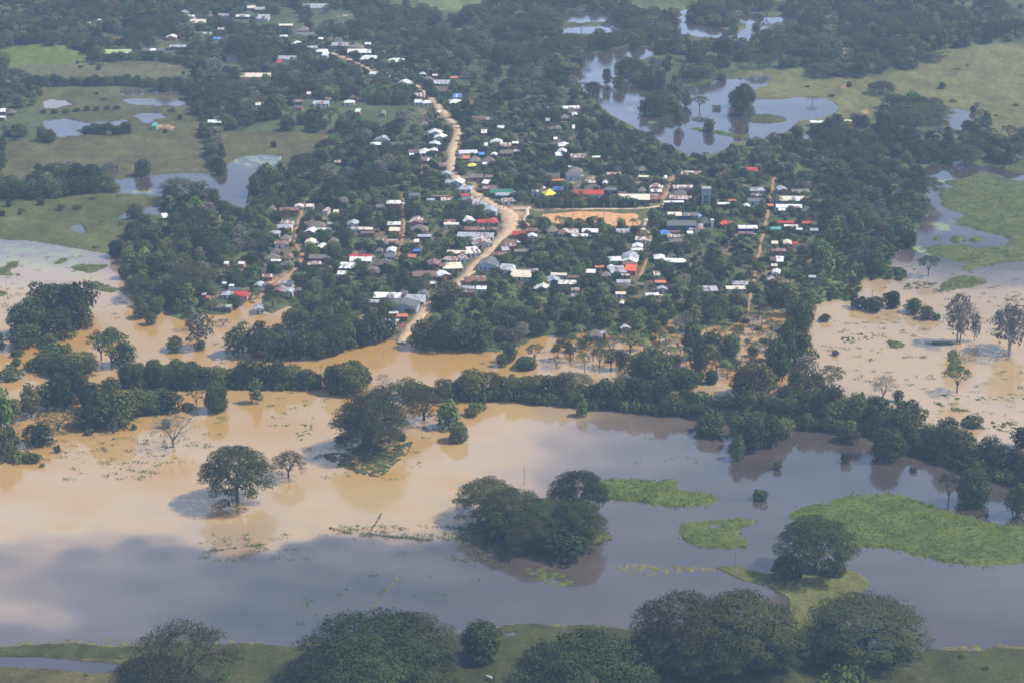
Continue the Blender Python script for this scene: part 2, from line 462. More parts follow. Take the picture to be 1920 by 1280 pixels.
GREENS = [  # (polygon, colour, strength)
    ([(0, 90), (60, 84), (140, 90), (190, 116), (165, 124), (0, 128)], (0.115, 0.145, 0.034), 0.85),
    ([(0, 125), (190, 118), (330, 116), (360, 150), (60, 166), (0, 160)], (0.12, 0.11, 0.055), 0.8),
    ([(60, 165), (225, 165), (370, 190), (380, 240), (240, 250), (90, 215)], (0.092, 0.088, 0.036), 0.85),
    ([(0, 262), (130, 255), (370, 238), (395, 300), (412, 330), (300, 325), (215, 338), (140, 325), (0, 345)], (0.096, 0.086, 0.037), 0.9),
    ([(405, 248), (660, 250), (610, 290), (560, 330), (480, 335), (450, 295), (425, 310)], (0.100, 0.090, 0.038), 0.9),
    ([(-900, 360), (0, 375), (160, 360), (300, 365), (330, 385), (250, 395), (240, 430), (235, 480), (160, 470), (0, 455), (-900, 450)], (0.088, 0.092, 0.032), 0.9),
    ([(1400, 130), (1510, 132), (1560, 150), (1640, 145), (1700, 130), (1760, 95), (1920, 78), (2700, 60), (2700, 262), (1900, 262), (1860, 255), (1840, 215), (1745, 205), (1690, 190), (1620, 230), (1560, 235), (1400, 270)], (0.140, 0.132, 0.052), 0.9),
    ([(780, 0), (900, 0), (890, 22), (800, 20)], (0.16, 0.18, 0.07), 0.8),
    ([(1640, 480), (1540, 500), (1500, 560), (1600, 570), (1690, 520)], (0.11, 0.135, 0.045), 0.7),
    ([(990, 392), (1225, 392), (1218, 436), (965, 438)], (0.10, 0.105, 0.04), 0.85),
    ([(1240, 340), (1258, 330), (1250, 380), (1236, 390), (1225, 384)], (0.14, 0.16, 0.06), 0.7),
    (LANDS[0], (0.052, 0.055, 0.021), 0.95), (LANDS[1], (0.115, 0.118, 0.036), 0.95),
    ([(-900, 1225), (240, 1235), (250, 1300), (-900, 1500)], (0.13, 0.105, 0.05), 0.6),
    ([(185, 84), (250, 76), (258, 92), (200, 95)], (0.13, 0.155, 0.06), 0.8),
]
for p, c, s in GREENS:
    put(soft(p) * s, c)
EARTH = [  # bare ground
    ([(150, 80), (180, 72), (240, 68), (252, 74), (215, 76), (165, 86)], (0.42, 0.22, 0.13)),
    ([(285, 238), (310, 234), (332, 238), (325, 243), (290, 243)], (0.42, 0.26, 0.16)),
    ([(112, 326), (122, 320), (132, 330), (120, 333)], (0.40, 0.22, 0.14)),
    ([(660, 28), (680, 22), (702, 14), (704, 20), (680, 28), (625, 34)], (0.42, 0.30, 0.22)),
    ([(838, 142), (858, 142), (856, 150), (842, 150)], (0.45, 0.24, 0.14)),
    ([(1556, 144), (1600, 143), (1605, 149), (1560, 150)], (0.35, 0.22, 0.14)), ([(1576, 162), (1590, 160), (1590, 167), (1578, 167)], (0.42, 0.24, 0.16)),
    ([(1614, 208), (1626, 204), (1632, 212), (1616, 214)], (0.45, 0.26, 0.16)),
    ([(1566, 480), (1580, 462), (1592, 466), (1578, 486), (1566, 505), (1558, 500)], (0.42, 0.26, 0.18)),
    ([(1205, 418), (1222, 414), (1226, 424), (1208, 432)], (0.36, 0.24, 0.15)),
    ([(960, 395), (985, 390), (1000, 396), (1200, 393), (1200, 390), (985, 386), (950, 388)], (0.40, 0.26, 0.16)),
    ([(1110, 332), (1122, 330), (1126, 345), (1108, 350), (1066, 352), (1064, 340)], (0.33, 0.25, 0.16)),
    ([(860, 330), (876, 332), (900, 350), (890, 356)], (0.40, 0.27, 0.17)),
    ([(945, 384), (975, 380), (990, 395), (975, 430), (955, 430)], (0.42, 0.27, 0.17)),
    ([(960, 425), (975, 420), (980, 440), (960, 445)], (0.42, 0.27, 0.17)),
    ([(855, 268), (870, 262), (868, 285), (856, 300), (852, 285)], (0.42, 0.27, 0.17)),
    ([(1240, 612), (1265, 596), (1285, 600), (1262, 616)], (0.40, 0.25, 0.14)),
    ([(1175, 600), (1190, 586), (1180, 612), (1168, 614)], (0.40, 0.25, 0.14)),
    ([(975, 650), (1030, 632), (1070, 634), (1060, 645), (1000, 655)], (0.33, 0.20, 0.12)),
    ([(505, 520), (545, 505), (560, 520), (520, 548), (490, 560)], (0.34, 0.21, 0.13)),
]
for p, c in EARTH:
    put(soft(p) * np.clip(0.55 + (sml - 0.5) * 1.6, 0.2, 1), c)
# mottle the whole ground with fine and middle-sized noise
base *= (0.62 + 0.76 * sml)[..., None]
base *= (0.66 + 0.68 * mid)[..., None]

m_ground, nt, b = new_mat('ground_cover')
at = nt.nodes.new('ShaderNodeAttribute'); at.attribute_name = 'cover'
tc = nt.nodes.new('ShaderNodeTexCoord')
n1 = nt.nodes.new('ShaderNodeTexNoise'); n1.inputs['Scale'].default_value = 0.9; n1.inputs['Detail'].default_value = 5; n1.inputs['Roughness'].default_value = 0.65
mr = nt.nodes.new('ShaderNodeMapRange'); mr.inputs['From Min'].default_value = 0.3; mr.inputs['From Max'].default_value = 0.7
mr.inputs['To Min'].default_value = 0.62; mr.inputs['To Max'].default_value = 1.36
mx = nt.nodes.new('ShaderNodeMixRGB'); mx.blend_type = 'MULTIPLY'; mx.inputs['Fac'].default_value = 1
bp = nt.nodes.new('ShaderNodeBump'); bp.inputs['Strength'].default_value = 0.7; bp.inputs['Distance'].default_value = 0.5
nt.links.new(tc.outputs['Object'], n1.inputs['Vector']); nt.links.new(n1.outputs['Fac'], mr.inputs['Value'])
nt.links.new(at.outputs['Color'], mx.inputs['Color1']); nt.links.new(mr.outputs[0], mx.inputs['Color2'])
nt.links.new(mx.outputs[0], b.inputs['Base Color'])
nt.links.new(n1.outputs['Fac'], bp.inputs['Height']); nt.links.new(bp.outputs[0], b.inputs['Normal'])
b.inputs['Roughness'].default_value = 0.95; b.inputs['Specular IOR Level'].default_value = 0.1
me = mesh_np('ground', np.stack([GX, GY, Hh], -1).reshape(-1, 3), grid_faces(*PX.shape), m_ground, {'cover': base.reshape(-1, 3)}, True)
tag(obj('ground', me), kind='structure')

# ------------------------------------------------------------------ the flood water: how much silt it carries from place to place
SILT = [(-200, 470, .45), (40, 465, .42), (120, 480, .42), (200, 490, .45), (60, 510, .68), (180, 530, .75), (30, 560, .85), (10, 640, 1), (200, 620, 1), (330, 630, 1), (470, 600, .95),
        (560, 590, .9), (650, 660, 1), (760, 660, 1), (900, 680, 1), (1050, 650, 1), (1200, 660, 1), (1320, 640, 1), (1420, 600, 1), (1400, 690, 1), (1560, 600, .9), (1620, 545, .75), (1640, 660, 1), (1750, 700, 1),
        (1700, 560, .78), (1800, 560, .72), (1900, 560, .7), (1700, 525, .55), (1800, 520, .42), (1900, 515, .4), (1800, 490, .12), (1900, 495, .16), (1750, 460, .06), (1850, 450, .06), (1740, 350, .05), (1800, 310, .05), (1900, 280, .05),
        (1850, 640, .95), (1920, 700, 1), (1880, 790, 1), (1750, 780, 1), (2200, 700, .9),
        (0, 760, 1), (200, 760, 1), (100, 850, 1), (300, 900, 1), (0, 920, .98), (500, 800, 1), (600, 900, .97), (150, 950, .95), (420, 960, .97), (600, 960, .92), (750, 960, .9), (820, 975, .9),
        (700, 880, .98), (800, 850, .98), (860, 770, 1), (900, 800, .92), (900, 860, .80), (850, 900, .92), (950, 900, .62), (960, 770, .85), (960, 840, .70),
        (1040, 770, .62), (1050, 830, .48), (1100, 860, .40), (1050, 900, .42), (1150, 800, .36), (1200, 850, .28), (1150, 900, .26), (1250, 780, .30), (1300, 900, .14), (1300, 820, .2), (1400, 880, .08), (1400, 960, .10),
        (1200, 960, .16), (1150, 1000, .16), (1200, 1040, .12), (1500, 880, .05), (1500, 830, .1), (1600, 870, .05), (1580, 930, .07), (1700, 890, .05), (1850, 950, .05), (1700, 1080, .12), (1850, 1120, .16), (1800, 1170, .14), (1900, 1200, .10),
        (1300, 1040, .1), (1440, 1030, .1), (1680, 1150, .12), (1100, 1120, .14), (1000, 1140, .12), (950, 1100, .08),
        (0, 990, .88), (120, 985, .88), (230, 980, .88), (300, 985, .88), (380, 1010, .82), (430, 1030, .72), (500, 1020, .80), (560, 1000, .82), (640, 985, .85), (720, 985, .84), (790, 990, .84), (740, 1010, .62), (800, 1004, .6), (840, 992, .5),
        (0, 1050, .50), (100, 1020, .68), (200, 1008, .66), (300, 1012, .55), (360, 1040, .35), (60, 1030, .60), (150, 1040, .36), (150, 1080, .34), (250, 1020, .36), (300, 1040, .18), (300, 1100, .16), (420, 1066, .08), (480, 1052, .12), (560, 1030, .10), (620, 1018, .12), (700, 1020, .34), (680, 1040, .2), (600, 1070, .12),
        (760, 1040, .10), (820, 1030, .04), (860, 1030, .04), (700, 1090, .02), (600, 1120, .04), (500, 1100, .05), (450, 1160, .04), (350, 1160, .12), (200, 1140, .28), (80, 1100, .46), (20, 1150, .62), (100, 1160, .55), (200, 1180, .25), (20, 1190, .3),
        (800, 1120, .05), (850, 1160, .05), (650, 1160, .04), (560, 1190, .05), (30, 1240, .05), (200, 1250, .03), (900, 1050, .03),
        (300, 350, .04), (450, 350, .05), (480, 300, .15), (290, 175, .2), (290, 190, .22), (150, 235, .06), (280, 220, .1), (100, 195, .5), (1100, 30, .03), (1280, 50, .04), (1200, 150, .03), (1300, 250, .03), (1450, 220, .04), (1790, 220, .06), (1110, 60, .1), (280, 395, .1), (150, 430, .1)]
SILT = [(a, b_, (min(c, .84) if a > 1480 and c > .5 else c)) for a, b_, c in SILT]
SILT = [(a, b_, c * (.85 if (b_ > 1000 and a < 900) else 1)) for a, b_, c in SILT]
sp = np.array([(a, b_ * 2.6, c) for a, b_, c in SILT])
WX, WY, WGX, WGY = px_grid(9, 5)
q = np.stack([WX.ravel() + (fbm(WGX / 30, WGY / 60, 41, 3).ravel() - .5) * 16, WY.ravel() * 2.6 + (fbm(WGX / 30, WGY / 60, 42, 3).ravel() - .5) * 12], -1)
num = np.zeros(len(q)); den = np.zeros(len(q))
for a in range(0, len(q), 20000):
    d2 = ((q[a:a + 20000, None, :] - sp[None, :, :2]) ** 2).sum(-1) + 60.0
    ww = 1.0 / d2 ** 1.6
    num[a:a + 20000] = (ww * sp[None, :, 2]).sum(1); den[a:a + 20000] = ww.sum(1)
silt = (num / den).astype(np.float32)
# duckweed film on the still pond margins
alg = np.zeros(WX.shape)
for p, s in [([(0, 455), (90, 460), (160, 472), (150, 500), (170, 520), (90, 505), (0, 500)], .40), ([(420, 296), (470, 291), (530, 292), (530, 302), (505, 318), (480, 312), (440, 308)], .6),
             ([(228, 356), (300, 360), (300, 364), (228, 361)], .7), ([(120, 505), (180, 515), (170, 528), (130, 522)], .6),
             ([(1750, 338), (1795, 336), (1790, 346), (1765, 344)], .9), ([(1745, 420), (1785, 415), (1780, 432), (1750, 436)], .6), ([(1705, 462), (1745, 464), (1770, 478), (1735, 476)], .9),
             ([(1165, 200), (1198, 200), (1190, 205), (1170, 204)], .9), ([(1290, 241), (1320, 240), (1400, 255), (1380, 258)], .6), ([(1195, 227), (1240, 228), (1225, 232)], .7)]:
    alg = np.maximum(alg, inside(p, *wobble(WX, WY, WGX, WGY, 6, 2)) * s)
m_water, nt, b = new_mat('flood_water')
at = nt.nodes.new('ShaderNodeAttribute'); at.attribute_name = 'silt'
aa = nt.nodes.new('ShaderNodeAttribute'); aa.attribute_name = 'film'
tc = nt.nodes.new('ShaderNodeTexCoord')
mp = nt.nodes.new('ShaderNodeMapping'); mp.inputs['Scale'].default_value = (0.02, 0.05, 1)
n0 = nt.nodes.new('ShaderNodeTexNoise'); n0.inputs['Scale'].default_value = 1.0; n0.inputs['Detail'].default_value = 6
ad = nt.nodes.new('ShaderNodeMath'); ad.operation = 'MULTIPLY_ADD'; ad.inputs[1].default_value = 0.24
sb = nt.nodes.new('ShaderNodeMath'); sb.operation = 'SUBTRACT'; sb.inputs[1].default_value = 0.12; sb.use_clamp = True
rp = nt.nodes.new('ShaderNodeValToRGB'); e = rp.color_ramp.elements
e[0].position = 0.0; e[0].color = (0.040, 0.032, 0.030, 1)
e[1].position = 1.0; e[1].color = (0.380, 0.220, 0.068, 1)
k = e.new(0.35); k.color = (0.125, 0.098, 0.075, 1)
k = e.new(0.62); k.color = (0.32, 0.225, 0.14, 1)
k = e.new(0.84); k.color = (0.395, 0.268, 0.125, 1)
fm = nt.nodes.new('ShaderNodeMixRGB'); fm.inputs['Color2'].default_value = (0.26, 0.32, 0.08, 1)
fn = nt.nodes.new('ShaderNodeTexNoise'); fn.inputs['Scale'].default_value = 0.12; fn.inputs['Detail'].default_value = 6
fr = nt.nodes.new('ShaderNodeMapRange'); fr.inputs['From Min'].default_value = 0.42; fr.inputs['From Max'].default_value = 0.56
fx = nt.nodes.new('ShaderNodeMath'); fx.operation = 'MULTIPLY'
bp = nt.nodes.new('ShaderNodeBump'); bp.inputs['Strength'].default_value = 0.05; bp.inputs['Distance'].default_value = 0.25
nb = nt.nodes.new('ShaderNodeTexNoise'); nb.inputs['Scale'].default_value = 0.7; nb.inputs['Detail'].default_value = 3
L = nt.links.new
L(tc.outputs['Object'], mp.inputs['Vector']); L(mp.outputs[0], n0.inputs['Vector'])
L(n0.outputs['Fac'], ad.inputs[0]); L(at.outputs['Fac'], ad.inputs[2]); L(ad.outputs[0], sb.inputs[0]); L(sb.outputs[0], rp.inputs['Fac'])
L(tc.outputs['Object'], fn.inputs['Vector']); L(fn.outputs['Fac'], fr.inputs['Value']); L(fr.outputs[0], fx.inputs[0]); L(aa.outputs['Fac'], fx.inputs[1])
L(rp.outputs['Color'], fm.inputs['Color1']); L(fx.outputs[0], fm.inputs['Fac']); L(fm.outputs[0], b.inputs['Base Color'])
L(tc.outputs['Object'], nb.inputs['Vector']); L(nb.outputs['Fac'], bp.inputs['Height']); L(bp.outputs[0], b.inputs['Normal'])
b.inputs['Roughness'].default_value = 0.04
rm = nt.nodes.new('ShaderNodeMapping'); rm.inputs['Scale'].default_value = (0.006, 0.03, 1); rm.inputs['Rotation'].default_value = (0, 0, 0.3)
rn = nt.nodes.new('ShaderNodeTexNoise'); rn.inputs['Scale'].default_value = 1.0; rn.inputs['Detail'].default_value = 5
rr_ = nt.nodes.new('ShaderNodeMapRange'); rr_.inputs['From Min'].default_value = 0.42; rr_.inputs['From Max'].default_value = 0.62; rr_.inputs['To Min'].default_value = 0.03; rr_.inputs['To Max'].default_value = 0.16
L(tc.outputs['Object'], rm.inputs['Vector']); L(rm.outputs[0], rn.inputs['Vector']); L(rn.outputs['Fac'], rr_.inputs['Value']); L(rr_.outputs[0], b.inputs['Roughness'])
b.inputs['IOR'].default_value = 1.36
b.inputs['Specular IOR Level'].default_value = 1.0
me = mesh_np('water', np.stack([WGX, WGY, np.zeros(WX.shape)], -1).reshape(-1, 3), grid_faces(*WX.shape), m_water, {'silt': silt, 'film': alg.ravel()}, True)
tag(obj('water', me), kind='structure')

# ------------------------------------------------------------------ roads and the football pitch
def dirt_mat(name, c):
    m, nt, b = new_mat(name)
    tc = nt.nodes.new('ShaderNodeTexCoord')
    n = nt.nodes.new('ShaderNodeTexNoise'); n.inputs['Scale'].default_value = 0.35; n.inputs['Detail'].default_value = 6
    r = nt.nodes.new('ShaderNodeMapRange'); r.inputs['From Min'].default_value = .3; r.inputs['From Max'].default_value = .7
    r.inputs['To Min'].default_value = .72; r.inputs['To Max'].default_value = 1.2
    x = nt.nodes.new('ShaderNodeMixRGB'); x.blend_type = 'MULTIPLY'; x.inputs['Fac'].default_value = 1; x.inputs['Color1'].default_value = (*c, 1)
    nt.links.new(tc.outputs['Object'], n.inputs['Vector']); nt.links.new(n.outputs['Fac'], r.inputs['Value'])
    nt.links.new(r.outputs[0], x.inputs['Color2']); nt.links.new(x.outputs[0], b.inputs['Base Color'])
    b.inputs['Roughness'].default_value = 0.95; b.inputs['Specular IOR Level'].default_value = 0.1
    return m
M_ROAD = dirt_mat('road_dirt', (0.47, 0.34, 0.225))
M_LANE = dirt_mat('lane_dirt', (0.31, 0.195, 0.115))
M_PATH = dirt_mat('pale_path', (0.58, 0.46, 0.33))
M_PITCH = dirt_mat('pitch_dirt', (0.56, 0.30, 0.14))
ROADS = []

def catmull(P, step=3):
    P = [np.array(p, float) for p in P]
    out = []
    for i in range(len(P) - 1):
        p0 = P[max(i - 1, 0)]; p1 = P[i]; p2 = P[i + 1]; p3 = P[min(i + 2, len(P) - 1)]
        for k in range(step):
            t = k / step
            out.append(0.5 * ((2 * p1) + (-p0 + p2) * t + (2 * p0 - 5 * p1 + 4 * p2 - p3) * t * t + (-p0 + 3 * p1 - 3 * p2 + p3) * t ** 3))
    out.append(P[-1])
    return out

def road(name, pts, mat, w, z=0.56):
    """pts: (px, py[, width in metres])"""
    g = []
    for p in pts:
        X, Y = ground_at(p[0], p[1], z)
        g.append((X, Y, p[2] if len(p) > 2 else w))
    g = catmull(g, 5)
    V = []; n = len(g)
    for i in range(n):
        a = g[max(i - 1, 0)]; b_ = g[min(i + 1, n - 1)]
        d = np.array([b_[0] - a[0], b_[1] - a[1]]); d /= (np.linalg.norm(d) + 1e-6)
        nx, ny = -d[1], d[0]
        x, y, ww = g[i]
        k_ = .25 if w > 5 else 1.0; x += (vnoise(y / 9, 3.3, 63) - .5) * ww * .8 * k_; ww *= 1 - .25 * k_ + .5 * k_ * vnoise(x / 6, y / 6, 64)
        jl = (vnoise(x / 4, y / 6, 61) - .5) * ww * .4; jr = (vnoise(x / 4, y / 6, 62) - .5) * ww * .4
        h = ww / 2
        for s, zz in ((h + jl + .15, 0.05), (h + jl, z - .08), (0, z), (-(h + jr), z - .08), (-(h + jr) - .15, 0.05)):
            V.append((x + nx * s, y + ny * s, zz))
    F = []
    for i in range(n - 1):
        for j in range(4):
            a = i * 5 + j
            F.append((a, a + 1, a + 6, a + 5))
    me = mesh_np(name, V, F, mat, None, True)
    o = tag(obj(name, me), kind='structure')
    ROADS.append([to_px(x, y, z) + (ww * scale_at(to_px(x, y, z)[1]) * (1.0 if w > 5 else -.5) if to_px(x, y, z)[1] > 195 else -6,) for x, y, ww in g])
    return o

road('dirt_road', [(596, 96), (616, 99), (640, 106), (662, 115), (684, 126), (712, 137), (745, 144), (772, 156), (788, 168), (803, 180), (818, 196), (832, 212), (846, 228), (858, 242), (855, 256), (848, 278), (846, 300), (846, 318), (856, 336),
                    (872, 350), (896, 366), (922, 382), (946, 394, 9), (957, 408, 11), (954, 426, 9), (936, 448), (916, 470), (895, 492), (874, 514), (850, 540), (830, 556), (808, 570), (792, 584), (778, 602), (764, 622), (750, 642)], M_ROAD, 5.4)
road('dirt_lane', [(572, 374), (567, 392), (562, 410), (555, 428), (554, 446), (558, 464), (564, 480), (560, 494), (548, 508), (524, 524), (500, 544), (474, 566)], M_LANE, 2.3)
road('dirt_lane', [(752, 360), (755, 380), (758, 402), (757, 425), (754, 448), (750, 470), (744, 486)], M_LANE, 2.0)
road('dirt_lane', [(1452, 330), (1447, 352), (1443, 376), (1439, 400), (1434, 424), (1428, 448), (1422, 472), (1417, 496), (1412, 520), (1409, 545), (1404, 570), (1398, 592)], M_LANE, 1.9)
road('dirt_lane', [(1262, 326), (1255, 344), (1249, 360), (1240, 374)], M_LANE, 2.6)
road('dirt_lane', [(1214, 432), (1220, 448), (1218, 470), (1212, 490), (1204, 506), (1196, 522), (1200, 536)], M_LANE, 2.0)
road('footpath', [(962, 391), (1000, 390), (1060, 391), (1120, 391), (1180, 391), (1225, 388), (1250, 381), (1290, 378)], M_PATH, 1.7, 0.6)
road('footpath', [(1214, 410), (1211, 420), (1205, 431)], M_PATH, 2.4, 0.6)
road('footpath', [(992, 388), (990, 400), (986, 412), (990, 424)], M_PATH, 2.6, 0.6)
PITCH_PX = [(1012, 409), (1022, 402), (1050, 400), (1080, 397), (1110, 397), (1140, 398), (1165, 401), (1185, 400), (1197, 404), (1193, 411), (1201, 416), (1192, 422), (1150, 424), (1110, 425), (1075, 421), (1040, 418)]
pp = catmull([ground_at(a, c, 0.6) for a, c in PITCH_PX + PITCH_PX[:1]], 4)[:-1]
cxy = np.mean(pp, 0)
V = [(x, y, 0.6) for x, y in pp] + [(cxy[0] + (x - cxy[0]) * 1.02, cxy[1] + (y - cxy[1]) * 1.02, 0.05) for x, y in pp] + [(cxy[0], cxy[1], 0.62)]
n = len(pp)
F = [(i, n + i, n + (i + 1) % n, (i + 1) % n) for i in range(n)]
me = bpy.data.meshes.new('pitch')
me.from_pydata(V, [], F + [((i + 1) % n, 2 * n, i) for i in range(n)]); me.materials.append(M_PITCH)
tag(obj('ground_pitch', me), kind='structure')

# ------------------------------------------------------------------ houses
def poly_mesh(name, V, F, mat):
    me = bpy.data.meshes.new(name); me.from_pydata(V, [], F); me.update()
    me.materials.append(mat)
    return me

def roof_mesh(kind, w, d, h0, rise, ov, mat):
    """w along X, d along Y; a closed solid a few centimetres thick"""
    x, y = w / 2 + ov, d / 2 + ov
    t = 0.12
    if kind == 'g' or kind == 'y':
        if kind == 'g':
            top = [(-x, -y, h0), (x, -y, h0), (-x, 0, h0 + rise), (x, 0, h0 + rise), (-x, y, h0), (x, y, h0)]
            F = [(0, 1, 3, 2), (2, 3, 5, 4)]
            ring = [0, 1, 3, 5, 4, 2]
        else:
            top = [(-x, -y, h0), (-x, y, h0), (0, -y, h0 + rise), (0, y, h0 + rise), (x, -y, h0), (x, y, h0)]
            F = [(0, 2, 3, 1), (2, 4, 5, 3)]
            ring = [0, 2, 4, 5, 3, 1]
    elif kind == 's':
        top = [(-x, -y, h0), (x, -y, h0), (x, y, h0 + rise), (-x, y, h0 + rise)]
        F = [(0, 1, 2, 3)]; ring = [0, 1, 2, 3]
    elif kind == 'h':
        k = min(x, y) * 0.8
        if x >= y:
            top = [(-x, -y, h0), (x, -y, h0), (x, y, h0), (-x, y, h0), (-x + k, 0, h0 + rise), (x - k, 0, h0 + rise)]
            F = [(0, 1, 5, 4), (1, 2, 5), (2, 3, 4, 5), (3, 0, 4)]
        else:
            top = [(-x, -y, h0), (x, -y, h0), (x, y, h0), (-x, y, h0), (0, -y + k, h0 + rise), (0, y - k, h0 + rise)]
            F = [(0, 1, 4), (1, 2, 5, 4), (2, 3, 5), (3, 0, 4, 5)]
        ring = [0, 1, 2, 3]
    else:
        top = [(-x, -y, h0), (x, -y, h0), (x, y, h0), (-x, y, h0), (-x * .12, 0, h0 + rise), (x * .12, 0, h0 + rise)]
        F = [(0, 1, 5, 4), (1, 2, 5), (2, 3, 4, 5), (3, 0, 4)]
        ring = [0, 1, 2, 3]
    n = len(top)
    V = top + [(a, b_, c - t) for a, b_, c in top]
    FF = list(F) + [tuple(n + i for i in reversed(f)) for f in F]
    for i in range(len(ring)):
        a = ring[i]; b_ = ring[(i + 1) % len(ring)]
        FF.append((a, n + a, n + b_, b_))
    return poly_mesh('roof', V, FF, mat)

def wall_mesh(kind, w, d, h0, rise, mat):
    x, y = w / 2, d / 2
    V = [(-x, -y, 0), (x, -y, 0), (x, y, 0), (-x, y, 0), (-x, -y, h0), (x, -y, h0), (x, y, h0), (-x, y, h0)]
    F = [(0, 1, 5, 4), (2, 3, 7, 6)]
    e = 0.14
    if kind == 'g':
        V += [(-x, 0, h0 + rise - e), (x, 0, h0 + rise - e)]
        F += [(1, 2, 6, 9, 5), (3, 0, 4, 8, 7)]
    elif kind == 'y':
        V += [(0, -y, h0 + rise - e), (0, y, h0 + rise - e)]
        F = [(0, 1, 5, 8, 4), (2, 3, 7, 9, 6), (1, 2, 6, 5), (3, 0, 4, 7)]
    elif kind == 's':
        V[6] = (x, y, h0 + rise - e); V[7] = (-x, y, h0 + rise - e)
        F += [(1, 2, 6, 5), (3, 0, 4, 7)]
    else:
        F += [(1, 2, 6, 5), (3, 0, 4, 7)]
    return poly_mesh('wall', V, F, mat)

def box_mesh(name, c, s, mat):
    x, y, z = c; a, b_, h = s[0] / 2, s[1] / 2, s[2] / 2
    V = [(x + i * a, y + j * b_, z + k * h) for k in (-1, 1) for j in (-1, 1) for i in (-1, 1)]
    F = [(0, 2, 3, 1), (4, 5, 7, 6), (0, 1, 5, 4), (2, 6, 7, 3), (0, 4, 6, 2), (1, 3, 7, 5)]
    return poly_mesh(name, V, F, mat)

